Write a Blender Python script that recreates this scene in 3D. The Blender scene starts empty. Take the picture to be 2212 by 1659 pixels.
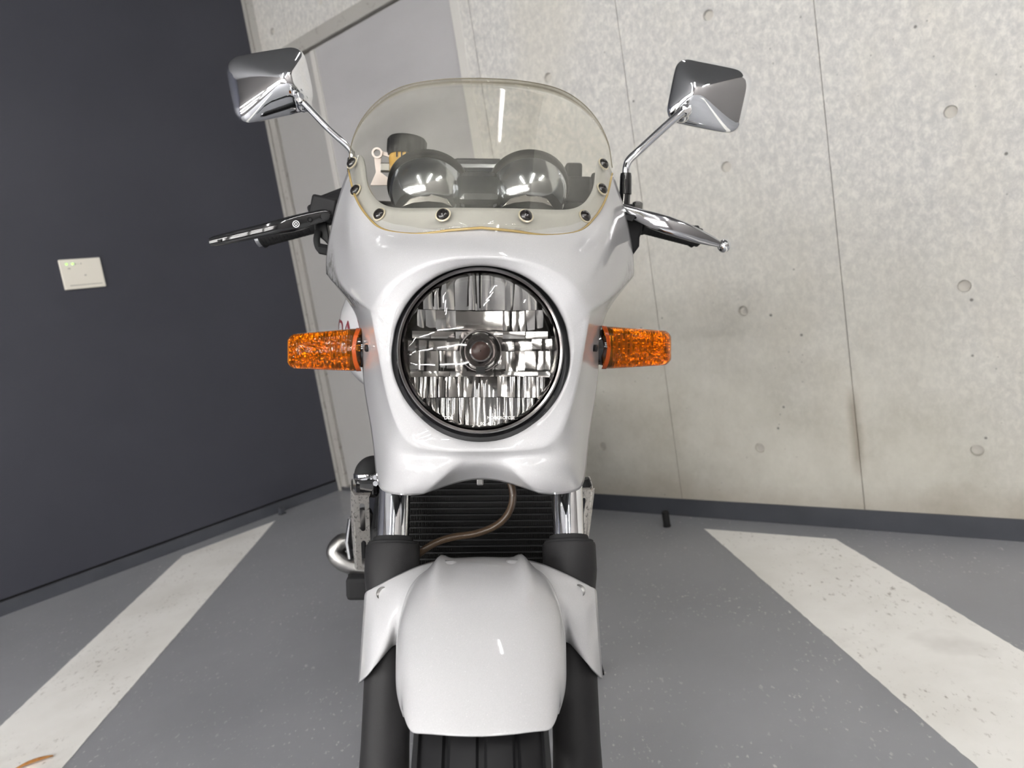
import bpy, bmesh, math, random
from mathutils import Vector as V, Matrix
R = math.radians
sin, cos, pi = math.sin, math.cos, math.pi
random.seed(7)
C = bpy.context.scene.collection
SC = bpy.context.scene

# ------------------------------------------------------------------ camera, world, lamps, exposure
LEAN = R(9.5)                                   # the motorcycle leans on its side stand
F = 1525.0
AX = V((0.99906479, 0.0, 0.04323821))            # motorcycle axes seen in the camera's frame (right, up, forward)
AY = V((-0.04291796, 0.12148568, 0.9916649))
AZ = V((0.00525282, 0.99259318, -0.12137207))
CAM = V((0.0, -0.742, 0.905))
LM = Matrix.Rotation(LEAN, 3, 'Y')
cd = bpy.data.cameras.new('camera')
cam = bpy.data.objects.new('camera', cd)
C.objects.link(cam)
cd.sensor_width = 36.0
cd.lens = F / 2212 * 36
cd.clip_start = 0.02
cd.dof.use_dof = True
cd.dof.focus_distance = 0.84
cd.dof.aperture_fstop = 7.0
Bm = Matrix((AX, AY, AZ))                        # camera vector -> motorcycle frame
right, upv, fwd = LM @ Bm @ V((1, 0, 0)), LM @ Bm @ V((0, 1, 0)), LM @ Bm @ V((0, 0, 1))
m = Matrix((right, upv, -fwd)).transposed().to_4x4()
m.translation = LM @ CAM
cam.matrix_world = m
SC.camera = cam

w = bpy.data.worlds.new('world')
SC.world = w
w.use_nodes = True
w.node_tree.nodes['Background'].inputs[0].default_value = (0.8, 0.85, 1, 1)
w.node_tree.nodes['Background'].inputs[1].default_value = 0.03
vs = SC.view_settings
vs.view_transform = 'Standard'
vs.look = 'None'
vs.gamma = 1
vs.use_curve_mapping = False
vs.exposure = 1.84
LAMP = 34.0                                      # emission of the fluorescent tubes

# ------------------------------------------------------------------ helpers
def P(px, py, Y):
    """point of the motorcycle frame seen at a photo position, at depth Y along the motorcycle"""
    v = Bm @ V(((px - 1106) / F, -(py - 829.5) / F, 1.0))
    return CAM + v * ((Y - CAM.y) / v.y)
CX = 1039.5
def S(dx, py, Y):
    """symmetric point, right-hand side"""
    p = P(CX + dx, py, Y); return p
def dep(p):
    return (p - CAM).dot(Bm @ V((0, 0, 1)))
def px2m(p, n):
    return n * dep(p) / F

class MB:
    def __init__(s): s.v = []; s.f = []
    def add(s, vs, fs):
        o = len(s.v); s.v += [V(x) for x in vs]; s.f += [tuple(i + o for i in q) for q in fs]; return o
    def box(s, c, d, rot=None):
        c = V(c); hx, hy, hz = d[0] / 2, d[1] / 2, d[2] / 2
        vs = [V((x, y, z)) for x in (-hx, hx) for y in (-hy, hy) for z in (-hz, hz)]
        if rot is not None: vs = [rot @ q for q in vs]
        s.add([c + q for q in vs], [(0, 1, 3, 2), (4, 6, 7, 5), (0, 4, 5, 1), (2, 3, 7, 6), (0, 2, 6, 4), (1, 5, 7, 3)])
    def loft(s, rings, closed=True, cap0=False, cap1=False):
        n = len(rings[0]); o = len(s.v)
        for r in rings: s.v += [V(p) for p in r]
        for i in range(len(rings) - 1):
            for j in range(n if closed else n - 1):
                k = (j + 1) % n
                s.f.append((o + i * n + j, o + i * n + k, o + (i + 1) * n + k, o + (i + 1) * n + j))
        if cap0: s.f.append(tuple(o + j for j in range(n))[::-1])
        if cap1: s.f.append(tuple(o + (len(rings) - 1) * n + j for j in range(n)))
    def tube(s, pts, rad, seg=12, caps=True, flat=None):
        pts = [V(p) for p in pts]; n = len(pts)
        if not isinstance(rad, (list, tuple)): rad = [rad] * n
        rings = []; ref = None
        for i, p in enumerate(pts):
            t = (pts[min(i + 1, n - 1)] - pts[max(i - 1, 0)]).normalized()
            if ref is None:
                ref = V((0, 0, 1)) if abs(t.z) < .8 else V((0, 1, 0))
            a = (ref - t * ref.dot(t)).normalized(); b = t.cross(a); ref = a
            fl = flat if flat else 1.0
            rings.append([p + (a * cos(2 * pi * k / seg) + b * sin(2 * pi * k / seg) * fl) * rad[i] for k in range(seg)])
        s.loft(rings, True, caps, caps)
    def lathe(s, prof, o, axis, seg=32, cap0=False, cap1=False):
        o = V(o); ax = V(axis).normalized()
        a = ax.orthogonal().normalized(); b = ax.cross(a)
        rings = [[o + ax * h + (a * cos(2 * pi * k / seg) + b * sin(2 * pi * k / seg)) * r for k in range(seg)] for r, h in prof]
        s.loft(rings, True, cap0, cap1)
    def prism(s, pts, d):
        """outline pts extruded by the vector d"""
        d = V(d); pts = [V(p) for p in pts]
        s.loft([pts, [p + d for p in pts]], True, True, True)
    def grid(s, rows):
        s.loft(rows, False)
    def ball(s, c, r, seg=16, sc=(1, 1, 1)):
        c = V(c); rings = []
        for i in range(1, seg // 2):
            t = pi * i / (seg // 2)
            rings.append([c + V((r * sc[0] * sin(t) * cos(2 * pi * k / seg), r * sc[1] * sin(t) * sin(2 * pi * k / seg), r * sc[2] * cos(t))) for k in range(seg)])
        s.loft(rings, True, True, True)

def crom(pts, n):
    """Catmull-Rom through points, n samples per span"""
    pts = [V(p) for p in pts]; out = []
    for i in range(len(pts) - 1):
        p0 = pts[i - 1] if i else pts[0] * 2 - pts[1]; p1 = pts[i]; p2 = pts[i + 1]
        p3 = pts[i + 2] if i + 2 < len(pts) else p2 * 2 - p1
        for k in range(n):
            t = k / n
            out.append(.5 * ((2 * p1) + (p2 - p0) * t + (2 * p0 - 5 * p1 + 4 * p2 - p3) * t * t + (3 * p1 - p0 - 3 * p2 + p3) * t ** 3))
    out.append(pts[-1]); return out

def obj(name, mb, mat, parent=None, smooth=35, bevel=0, sub=0, solid=0, fix=True):
    me = bpy.data.meshes.new(name)
    me.from_pydata([tuple(p) for p in mb.v], [], mb.f)
    if fix:
        bm = bmesh.new(); bm.from_mesh(me); bmesh.ops.recalc_face_normals(bm, faces=bm.faces); bm.to_mesh(me); bm.free()
    me.update()
    me.materials.append(mat)
    if smooth is not None:
        me.shade_smooth()
        if smooth < 180: me.set_sharp_from_angle(angle=R(smooth))
    o = bpy.data.objects.new(name, me); C.objects.link(o)
    if parent is not None: o.parent = parent
    if solid:
        q = o.modifiers.new('solid', 'SOLIDIFY'); q.thickness = abs(solid); q.offset = -1 if solid > 0 else 1
    if bevel:
        q = o.modifiers.new('bevel', 'BEVEL'); q.width = bevel; q.segments = 2; q.limit_method = 'ANGLE'; q.angle_limit = R(35)
    if sub:
        q = o.modifiers.new('sub', 'SUBSURF'); q.levels = sub; q.render_levels = sub
    return o

def orient(o, d):
    """make a sheet's normals face along d on the whole"""
    me = o.data; t = V((0, 0, 0))
    for p in me.polygons: t += p.normal * p.area
    if t.dot(V(d)) < 0: me.flip_normals()

def tag(o, label, cat=None, group=None, kind=None):
    if label: o['label'] = label
    if cat: o['category'] = cat
    if group: o['group'] = group
    if kind: o['kind'] = kind
    return o

def copy(o, parent=None, loc=None):
    c = o.copy(); C.objects.link(c)
    if parent is not None: c.parent = parent
    if loc is not None: c.location = loc
    return c

# ------------------------------------------------------------------ materials
def mat(name, col=(.5, .5, .5), rough=.5, metal=0.0, coat=0.0, spec=.5, **kw):
    mt = bpy.data.materials.new(name); mt.use_nodes = True
    b = mt.node_tree.nodes['Principled BSDF']
    b.inputs['Base Color'].default_value = (*col, 1); b.inputs['Roughness'].default_value = rough
    b.inputs['Metallic'].default_value = metal; b.inputs['Coat Weight'].default_value = coat
    b.inputs['Coat Roughness'].default_value = .03; b.inputs['Specular IOR Level'].default_value = spec
    for k, v in kw.items(): b.inputs[k.replace('_', ' ')].default_value = v
    return mt
class NT:
    def __init__(s, mt): s.t = mt.node_tree; s.b = s.t.nodes['Principled BSDF']
    def n(s, typ, **kw):
        x = s.t.nodes.new('ShaderNode' + typ)
        for k, v in kw.items():
            if k.startswith('i_'):
                key = k[2:]; x.inputs[int(key) if key.isdigit() else key.replace('_', ' ')].default_value = v
            else: setattr(x, k, v)
        return x
    def l(s, a, b): s.t.links.new(a, b)
    def pos(s): return s.n('NewGeometry').outputs['Position']
    def noise(s, scale, detail=4, rough=.55, vec=None, dist=0):
        x = s.n('TexNoise', i_Scale=scale, i_Detail=detail, i_Roughness=rough, i_Distortion=dist)
        s.l(vec if vec is not None else s.pos(), x.inputs['Vector']); return x.outputs['Fac']
    def vor(s, scale, vec=None):
        x = s.n('TexVoronoi', i_Scale=scale); s.l(vec if vec is not None else s.pos(), x.inputs['Vector']); return x
    def ramp(s, fac, stops):
        x = s.n('ValToRGB'); e = x.color_ramp.elements
        while len(e) < len(stops): e.new(.5)
        for q, (p, c) in zip(e, stops):
            q.position = p; q.color = (*c, 1) if isinstance(c, tuple) else (c, c, c, 1)
        s.l(fac, x.inputs[0]); return x.outputs['Color']
    def mix(s, fac, a, b, mode='MIX'):
        x = s.n('Mix', data_type='RGBA', blend_type=mode)
        for sock, v in ((x.inputs[0], fac), (x.inputs[6], a), (x.inputs[7], b)):
            if isinstance(v, (int, float)): sock.default_value = v
            elif isinstance(v, tuple): sock.default_value = (*v, 1)
            else: s.l(v, sock)
        return x.outputs[2]
    def math(s, op, a, b=0.0):
        x = s.n('Math', operation=op)
        for sock, v in ((x.inputs[0], a), (x.inputs[1], b)):
            if isinstance(v, (int, float)): sock.default_value = v
            else: s.l(v, sock)
        return x.outputs[0]
    def scaled(s, sx, sy, sz, rz=0):
        x = s.n('Mapping'); x.inputs['Scale'].default_value = (sx, sy, sz); x.inputs['Rotation'].default_value = (0, 0, rz)
        s.l(s.pos(), x.inputs['Vector']); return x.outputs[0]
    def bump(s, h, strength=.3, dist=.002):
        x = s.n('Bump', i_Strength=strength, i_Distance=dist); s.l(h, x.inputs['Height']); s.l(x.outputs[0], s.b.inputs['Normal']); return x
    def color(s, c): s.l(c, s.b.inputs['Base Color'])
    def rough(s, c): s.l(c, s.b.inputs['Roughness'])

M = {}
# pearl white paint with fine flakes
def pearl(name, scuff=False):
    mt = mat(name, (.50, .50, .51), .36, 0, .9, .12)
    t = NT(mt)
    tc = t.n('TexCoord')
    v = t.vor(1500, tc.outputs['Object'])
    fl = t.ramp(v.outputs['Color'], [(0, (.47, .47, .48)), (.9, (.51, .51, .52)), (1, (.66, .65, .65))])
    if scuff:
        a = t.n('Attribute', attribute_name='scuff')
        n = t.noise(150, 6, .75, t.scaled(1, 1, .5), .6)
        k = t.math('MULTIPLY', t.ramp(a.outputs['Fac'], [(.18, 0.0), (.6, 1.0)]), t.ramp(n, [(.44, 0.0), (.54, .9)]))
        fl = t.mix(k, fl, (.10, .10, .08))
    t.color(fl)
    x = t.n('Bump', i_Strength=.06, i_Distance=.0004); t.l(v.outputs['Distance'], x.inputs['Height']); t.l(x.outputs[0], t.b.inputs['Normal'])
    return mt
M['pearl'] = pearl('pearl_white_paint')
M['pearl_worn'] = pearl('pearl_white_paint_scuffed', True)
M['chrome'] = mat('chrome', (.86, .87, .89), .04, 1)
M['alu'] = mat('polished_aluminium', (.52, .52, .54), .10, 1)
M['cast'] = mat('cast_aluminium', (.27, .265, .26), .36, 1)
t = NT(M['cast']); t.bump(t.noise(90), .2, .002)
M['steel'] = mat('bracket_steel', (.66, .64, .6), .38, .85)
t = NT(M['steel']); n = t.noise(220, 6, .7, t.n('TexCoord').outputs['Object'])
t.color(t.ramp(n, [(.36, (.10, .095, .09)), (.45, (.60, .58, .55)), (1, (.72, .70, .67))]))
M['black'] = mat('black_plastic', (.012, .012, .013), .38, spec=.18)
M['gloss'] = mat('gloss_black', (.008, .008, .009), .08, 0, .5)
M['matte'] = mat('matte_black_casting', (.014, .014, .015), .55, spec=.18)
t = NT(M['matte']); t.bump(t.noise(900, 3, .6, t.n('TexCoord').outputs['Object']), .15, .0006)
M['cup'] = mat('dark_grey_fork_paint', (.020, .0195, .0205), .5, spec=.18)
t = NT(M['cup']); t.bump(t.noise(900, 3, .6, t.n('TexCoord').outputs['Object']), .2, .0006)
M['rubber'] = mat('rubber', (.02, .02, .021), .7, spec=.18)
M['tyre'] = mat('tyre_rubber', (.012, .012, .013), .5, spec=.18)
M['hole'] = mat('dark_recess', (.006, .006, .006), .8)
M['darkrim'] = mat('smoked_chrome_rim', (.16, .15, .15), .14, 1)
M['inner'] = mat('inner_black_plastic', (.018, .018, .018), .6, spec=.18)
M['red'] = mat('red_switch', (.45, .06, .06), .35)
M['letter'] = mat('maroon_lettering', (.16, .02, .03), .4)
M['white_print'] = mat('white_print', (.75, .75, .75), .5)
M['etch'] = mat('etched_print', (.75, .74, .72), .45)
M['amber_body'] = mat('amber_reservoir', (.55, .33, .07), .25, 0, .3)
M['hose'] = mat('brown_vinyl_hose', (.065, .042, .026), .28, 0, .1, spec=.3)
M['ptwhite'] = mat('pinkish_cast_metal', (.62, .55, .54), .4, .3)
M['gauge_chrome'] = mat('gauge_back_chrome', (.55, .58, .64), .14, 1)
M['seat'] = mat('seat_vinyl', (.02, .02, .02), .55)
M['alublack'] = mat('radiator_black', (.008, .008, .008), .5, spec=.18)
M['finmetal'] = mat('radiator_fin_edge', (.022, .022, .023), .5, .2, spec=.15)
M['reflector'] = mat('headlight_reflector', (.36, .35, .335), .15, 1)
M['bulbcap'] = mat('bulb_cap', (.22, .205, .20), .16, 1)
M['mirror_glass'] = mat('mirror_glass', (.9, .9, .9), .01, 1)
M['disc'] = mat('brake_disc', (.5, .5, .5), .3, 1)
M['edge'] = mat('amber_plastic_edge', (.50, .36, .14), .2, 0, .3, Transmission_Weight=.35)
M['screw'] = mat('black_screw', (.015, .013, .012), .2, 0, .4)

def clear(name, tint, ior=1.45, dust=0.0):
    mt = bpy.data.materials.new(name); mt.use_nodes = True; nt = mt.node_tree; nt.nodes.clear()
    out = nt.nodes.new('ShaderNodeOutputMaterial'); tr = nt.nodes.new('ShaderNodeBsdfTransparent'); gl = nt.nodes.new('ShaderNodeBsdfGlossy')
    lw = nt.nodes.new('ShaderNodeLayerWeight'); mx = nt.nodes.new('ShaderNodeMixShader')
    lw.inputs[0].default_value = .5; pw = nt.nodes.new('ShaderNodeMath'); pw.operation = 'POWER'; pw.inputs[1].default_value = 5
    fr = nt.nodes.new('ShaderNodeMapRange'); f0 = ((ior - 1) / (ior + 1)) ** 2; fr.inputs[3].default_value = f0; fr.inputs[4].default_value = 1
    nt.links.new(lw.outputs['Facing'], pw.inputs[0]); nt.links.new(pw.outputs[0], fr.inputs[0])
    tr.inputs[0].default_value = (*tint, 1); gl.inputs['Roughness'].default_value = .02
    gl.inputs['Color'].default_value = (1, 1, 1, 1)
    L = nt.links.new
    L(fr.outputs[0], mx.inputs[0]); L(tr.outputs[0], mx.inputs[1]); L(gl.outputs[0], mx.inputs[2])
    last = mx
    if dust:
        tc = nt.nodes.new('ShaderNodeTexCoord'); no = nt.nodes.new('ShaderNodeTexNoise'); no.inputs['Scale'].default_value = 9; no.inputs['Detail'].default_value = 7
        rp = nt.nodes.new('ShaderNodeMapRange'); rp.inputs[1].default_value = .4; rp.inputs[2].default_value = .75; rp.inputs[4].default_value = dust
        df = nt.nodes.new('ShaderNodeBsdfDiffuse'); df.inputs[0].default_value = (.75, .74, .68, 1); m2 = nt.nodes.new('ShaderNodeMixShader')
        L(tc.outputs['Object'], no.inputs['Vector']); L(no.outputs['Fac'], rp.inputs[0]); L(rp.outputs[0], m2.inputs[0])
        L(mx.outputs[0], m2.inputs[1]); L(df.outputs[0], m2.inputs[2]); last = m2
    L(last.outputs[0], out.inputs[0]); return mt
M['screen'] = clear('clear_screen_plastic', (.955, .95, .915), 1.42, .10)
M['lens'] = clear('headlight_glass', (.97, .97, .97), 1.35)
M['gauge_glass'] = clear('gauge_cover', (.9, .9, .9), 1.45)
# amber lens
def amber():
    mt = mat('amber_lens_plastic', (.82, .255, .008), .02, 0, 0, .5, Transmission_Weight=.92, IOR=1.3)
    t = NT(mt); tc = t.n('TexCoord')
    wv = t.n('TexWave', i_Scale=95.0, i_Distortion=.1); wv.wave_profile = 'SIN'; t.l(tc.outputs['Object'], wv.inputs['Vector'])
    v = t.vor(130, tc.outputs['Object'])
    h = t.math('ADD', t.math('MULTIPLY', wv.outputs['Fac'], .45), t.math('MULTIPLY', v.outputs['Distance'], .9))
    t.bump(h, .16, .0025)
    return mt
M['amber'] = amber()
M['amber_frame'] = mat('amber_lens_rim', (.36, .06, .008), .25, 0, 0, .2)
M['amber_core'] = mat('amber_reflector', (.95, .74, .36), .10, .95)
t = NT(M['amber_core']); tc = t.n('TexCoord'); v = t.vor(260, tc.outputs['Object']); t.bump(v.outputs['Distance'], .9, .003)

# concrete
def concrete(name, tint=1.0, mottled=True):
    mt = mat(name, (.5, .5, .48), .8, spec=.25); t = NT(mt)
    big = t.noise(1.1, 3, .5); med = t.noise(5, 6, .6)
    fine = t.noise(58, 9, .74, t.scaled(1, 1, .75), .3)
    warm = t.ramp(t.math('ADD', t.math('MULTIPLY', med, .8), t.math('MULTIPLY', fine, .2)), [(.30, (.46, .445, .39)), (.5, (.585, .572, .52)), (.72, (.68, .668, .615))])
    cool = t.ramp(fine, [(.38, (.485, .487, .492)), (.50, (.575, .572, .565)), (.62, (.70, .69, .665))])
    sx = t.n('SeparateXYZ'); t.l(t.pos(), sx.inputs[0])
    # smooth beige low down and by the door, mottled grey further along and higher up
    zone = t.math('ADD', t.math('MULTIPLY', sx.outputs['Z'], .50), t.math('MULTIPLY', sx.outputs['X'], .45))
    zone = t.math('ADD', zone, t.math('SUBTRACT', t.math('MULTIPLY', big, .6), .35))
    k = t.ramp(zone, [(.62, 0.05), (.98, 1.0)])
    c = t.mix(k, warm, cool) if mottled else warm
    patch = t.noise(2.3, 5, .6, t.scaled(1, 1, .6))
    c = t.mix(t.ramp(patch, [(.5, 0.0), (.72, .45)]), c, (.60, .575, .51))
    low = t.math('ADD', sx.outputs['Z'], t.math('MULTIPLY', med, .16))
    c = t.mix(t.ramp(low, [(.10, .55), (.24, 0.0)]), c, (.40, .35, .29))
    v = t.vor(17); v.inputs['Randomness'].default_value = 1
    pit = t.math('MULTIPLY', t.ramp(v.outputs['Distance'], [(.05, 1.0), (.09, 0.0)]), t.ramp(v.outputs['Color'], [(.72, 0.0), (.75, 1.0)]))
    v2 = t.vor(34)
    pit2 = t.math('MULTIPLY', t.ramp(v2.outputs['Distance'], [(.05, 1.0), (.10, 0.0)]), t.math('MULTIPLY', t.ramp(v2.outputs['Color'], [(.58, 0.0), (.62, 1.0)]), t.ramp(t.noise(2.2, 2), [(.42, 0.0), (.60, 1.0)])))
    pt = t.math('MAXIMUM', pit, t.math('MULTIPLY', pit2, .7))
    c = t.mix(1.0, c, (.93, .922, .90), 'MULTIPLY')
    c = t.mix(t.math('MULTIPLY', pt, .75), c, (.09, .085, .08))
    if mottled:      # run-off stain along a joint
        dt = t.n('VectorMath', operation='DOT_PRODUCT'); t.l(t.pos(), dt.inputs[0]); dt.inputs[1].default_value = (.7616492, -.6479886, 0)
        ds = t.math('ABSOLUTE', t.math('SUBTRACT', t.math('ADD', dt.outputs['Value'], t.math('MULTIPLY', med, .03)), -.9115 + .9712 + .015))
        zz = t.math('ABSOLUTE', t.math('SUBTRACT', sx.outputs['Z'], .31))
        m_ = t.math('MULTIPLY', t.ramp(ds, [(.004, 1.0), (.022, 0.0)]), t.ramp(zz, [(.08, .6), (.15, 0.0)]))
        c = t.mix(m_, c, (.24, .20, .15))
    if tint != 1.0: c = t.mix(1.0, c, (tint, tint * .985, tint * .95), 'MULTIPLY')
    t.color(c)
    t.bump(t.math('SUBTRACT', t.math('MULTIPLY', fine, .3), pt), .35, .003)
    return mt
M['concrete'] = concrete('fairfaced_concrete')
M['concrete_dull'] = concrete('shaded_side_concrete', .62, False)
M['plug'] = mat('tie_hole_mortar', (.50, .48, .44), .8)  # mortar grey, darkened to carry the shade of the recess
t = NT(M['plug']); t.bump(t.noise(120), .3, .002)
M['joint'] = mat('joint_dark', (.2, .17, .13), .9)
M['stain'] = mat('brown_stain', (.2, .17, .13), .9)

M['floor'] = mat('grey_floor_paint', (.15, .155, .17), .42, spec=.4); t = NT(M['floor'])
n1 = t.noise(1.6, 4); n2 = t.noise(30, 5)
c = t.ramp(n1, [(.3, (.262, .268, .284)), (.7, (.322, .329, .347))])
sp = t.ramp(t.noise(85, 3, .6, t.scaled(1, .5, 1)), [(.63, 0.0), (.69, .85)])
v2 = t.vor(110, t.scaled(1, .5, 1)); sp2 = t.math('MULTIPLY', t.ramp(v2.outputs['Distance'], [(.08, 1.0), (.28, 0.0)]), t.ramp(v2.outputs['Color'], [(.70, 0.0), (.80, .8)]))
zone = t.ramp(t.noise(4.5, 4), [(.42, .05), (.60, 1.0)])
spk = t.math('MULTIPLY', t.math('MAXIMUM', sp, sp2), zone)
c = t.mix(spk, c, (.62, .61, .60)); t.color(c)
t.rough(t.ramp(n1, [(.3, .29), (.7, .34)])); t.bump(t.noise(7, 4), .08, .02)
M['stripe'] = mat('white_road_paint', (.74, .72, .68), .6, spec=.3); t = NT(M['stripe'])
n1 = t.noise(3.2, 5); c = t.ramp(n1, [(.25, (.80, .78, .735)), (.55, (.93, .915, .88)), (.8, (.95, .94, .91))])
n2 = t.noise(75, 6, .7, t.scaled(1, .55, 1)); zone = t.ramp(t.noise(5.5, 3), [(.42, 0.0), (.62, 1.0)])
c = t.mix(t.math('MULTIPLY', t.ramp(n2, [(.58, 0.0), (.67, .8)]), zone), c, (.30, .26, .22))
c = t.mix(t.ramp(t.noise(2.2, 5), [(.62, 0.0), (.80, .5)]), c, (.36, .33, .30)); t.color(c)
t.bump(n2, .25, .001)
M['navy'] = mat('navy_wall_paint', (.052, .055, .072), .5, spec=.35); t = NT(M['navy'])
t.color(t.ramp(t.noise(1.3, 3), [(.3, (.042, .044, .057)), (.7, (.050, .052, .066))])); t.bump(t.noise(260, 3), .08, .001)
M['bandblue'] = mat('dark_skirting_paint', (.060, .065, .078), .5); t = NT(M['bandblue'])
t.color(t.ramp(t.noise(6, 5), [(.3, (.052, .056, .068)), (.7, (.070, .074, .088))]))
M['door'] = mat('grey_door_paint', (.40, .395, .40), .45); t = NT(M['door']); t.color(t.ramp(t.noise(1.2, 3, .5, t.scaled(1, 1, 3)), [(.3, (.375, .37, .375)), (.7, (.43, .425, .43))]))
M['doordark'] = mat('grey_door_side_leaf', (.36, .355, .345), .5)
M['frame'] = mat('door_frame_paint', (.36, .35, .325), .5); t = NT(M['frame'])
t.color(t.mix(t.ramp(t.noise(26, 6, .7), [(.58, 0.0), (.68, .7)]), (.37, .36, .335), (.17, .155, .13)))
M['frame_light'] = mat('pale_frame_strip', (.56, .55, .52), .5)
M['ceil'] = mat('dark_ceiling', (.10, .10, .105), .8)
M['back'] = mat('back_wall_paint', (.20, .19, .185), .8)
M['cream'] = mat('cream_plastic', (.79, .755, .67), .4)
M['cream_dark'] = mat('dark_cream_print', (.42, .40, .35), .5)  # darker cream for the seam and the printed marks
M['leaf'] = mat('dry_leaf', (.48, .22, .06), .6); t = NT(M['leaf']); t.color(t.ramp(t.noise(120, 4), [(.3, (.36, .15, .04)), (.7, (.58, .29, .09))]))
def emit(name, col, st):
    mt = bpy.data.materials.new(name); mt.use_nodes = True; nt = mt.node_tree; nt.nodes.clear()
    o = nt.nodes.new('ShaderNodeOutputMaterial'); e = nt.nodes.new('ShaderNodeEmission'); e.inputs[0].default_value = (*col, 1); e.inputs[1].default_value = st
    nt.links.new(e.outputs[0], o.inputs[0]); return mt
M['tube'] = emit('fluorescent_tube', (1, .985, .95), LAMP)
M['tube_weak'] = emit('fluorescent_tube_dim', (1, .985, .95), LAMP * .28)
M['tube_fill'] = emit('added_fill_tube', (1, .985, .96), LAMP * .98)  # glow of the added fill tubes
M['led'] = emit('green_led', (.40, 1, .18), .6)
M['fixture'] = mat('lamp_housing', (.7, .7, .7), .5)

# ------------------------------------------------------------------ the room
A0 = V((0.4635, 1.9515, 0)); WD = V((.7616492, -.6479886, 0)); WN = V((-.6479886, -.7616492, 0))   # back wall: origin, run, inward normal
S0 = -1.6215
def BW(s, d, z): return A0 + WD * s + WN * d + V((0, 0, z))
CO = BW(S0, 0, 0)
LD = V((-.69221775, -.7216887, 0)); LN = V((.7216887, -.69221775, 0))
def LW(s, d, z): return CO + LD * s + LN * d + V((0, 0, z))
HT = 2.95

mb = MB(); far = [BW(S0 - .9, -.2, 0), BW(4.75, -.2, 0), BW(4.75, 5.75, 0), BW(S0 - .9, 5.75, 0)]
mb.prism([p + V((0, 0, -.1)) for p in far], (0, 0, .1))
fl = obj('floor', mb, M['floor'], smooth=None); tag(fl, 'smooth grey painted garage floor with pale scuffs', None, None, 'structure')
mb = MB(); mb.prism([p + V((0, 0, HT)) for p in far], (0, 0, .1))
tag(obj('ceiling', mb, M['ceil'], smooth=None), 'dark garage ceiling', kind='structure')

def cell(mb, s0, s1, z0, z1, hs, hz, hr, d0, depth, seg=24):
    """one field of a concrete panel with its round tie hole; returns nothing, adds face + hole wall"""
    ring = []; outer = []
    for k in range(seg):
        a = 2 * pi * (k + .5) / seg; c, q = cos(a), sin(a)
        ring.append((hs + hr * c, hz + hr * q))
        t = min(((s1 - hs) if c > 0 else (hs - s0)) / max(abs(c), 1e-6), ((z1 - hz) if q > 0 else (hz - z0)) / max(abs(q), 1e-6))
        outer.append([hs + c * t, hz + q * t])
    for cs, cz in ((s0, z0), (s0, z1), (s1, z0), (s1, z1)):
        k = min(range(seg), key=lambda i: (outer[i][0] - cs) ** 2 + (outer[i][1] - cz) ** 2); outer[k] = [cs, cz]
    mb.loft([[BW(a, d0, b) for a, b in outer], [BW(a, d0, b) for a, b in ring], [BW(hs + (a - hs) * .86, d0 - depth, hz + (b - hz) * .86) for a, b in ring]], True)
    return [BW(hs + (a - hs) * .88, d0 - depth + .001, hz + (b - hz) * .88) for a, b in ring]

wb = MB(); wb.prism([BW(S0 - .2, -.2, 0), BW(4.6, -.2, 0), BW(4.6, -.03, 0), BW(S0 - .2, -.03, 0)], (0, 0, HT))
wall = tag(obj('wall_back', wb, M['joint'], smooth=None), 'fair-faced concrete back wall with tie holes and upright joints', kind='structure')
PWID = .605; S_J = -.2345; Z0, RP = .0285, .4574
def panel(s0, s1, zs, holes=True):
    mb = MB(); plugs = []; g = .0011
    for (z0, z1) in zs:
        plugs.append(cell(mb, s0 + g, s1 - g, z0, z1, (s0 + s1) / 2, (z0 + z1) / 2, .0165, 0, .013))
    zl, zh = zs[0][0], zs[-1][1]
    q = [BW(s0 + g, 0, zl), BW(s1 - g, 0, zl), BW(s1 - g, 0, zh), BW(s0 + g, 0, zh)]
    q2 = [p - WN * .03 for p in q]
    mb.loft([q, q2], True)
    o = obj('concrete_panel', mb, M['concrete'], wall, smooth=None)
    for p in plugs:
        m2 = MB(); c = sum(p, V()) / len(p); m2.loft([p, [c + (x - c) * .4 + WN * .0012 for x in p]], True, False, True)
        obj('tie_hole_plug', m2, M['plug'], o, smooth=60)
for i in range(8):
    s0 = S_J + PWID * i
    panel(s0, s0 + PWID, [(Z0 + RP * k, Z0 + RP * (k + 1)) for k in range(5)] + [(Z0 + RP * 5, HT)])
# concrete over the door
for a, b in ((S0 + .07, -1.33), (-1.33, -.8), (-.8, S_J)):
    panel(a, b, [(2.216, 2.40), (2.40, HT)])
mb = MB(); mb.prism([BW(-.284, 0, .0), BW(S_J - .0015, 0, 0), BW(S_J - .0015, -.05, 0), BW(-.284, -.05, 0)], (0, 0, 2.216))
obj('concrete_reveal', mb, M['concrete'], wall, smooth=None)
# corner strip of bare concrete
mb = MB(); mb.prism([BW(S0, .012, 0), BW(S0 + .022, .012, 0), BW(S0 + .022, -.05, 0), BW(S0, -.05, 0)], (0, 0, HT))
mb.prism([BW(S0 + .022, .0, 2.15), BW(S0 + .07, .0, 2.15), BW(S0 + .07, -.05, 2.15), BW(S0 + .022, -.05, 2.15)], (0, 0, HT - 2.15))
obj('corner_strip', mb, M['frame'], wall, smooth=None)
# skirting painted dark
mb = MB(); mb.prism([BW(-.28, .003, 0), BW(4.6, .003, 0), BW(4.6, -.02, 0), BW(-.28, -.02, 0)], (0, 0, .0645))
tag(obj('baseboard_back', mb, M['bandblue'], smooth=None), 'dark painted skirting band along the concrete wall', kind='structure')
# brown stain run beside the second joint
def blob(name, pts, mt, par, d=.0006):
    m2 = MB(); m2.prism([BW(s, d, z) for s, z in pts], WN * -.0012); return obj(name, m2, mt, par, smooth=None)

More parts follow.
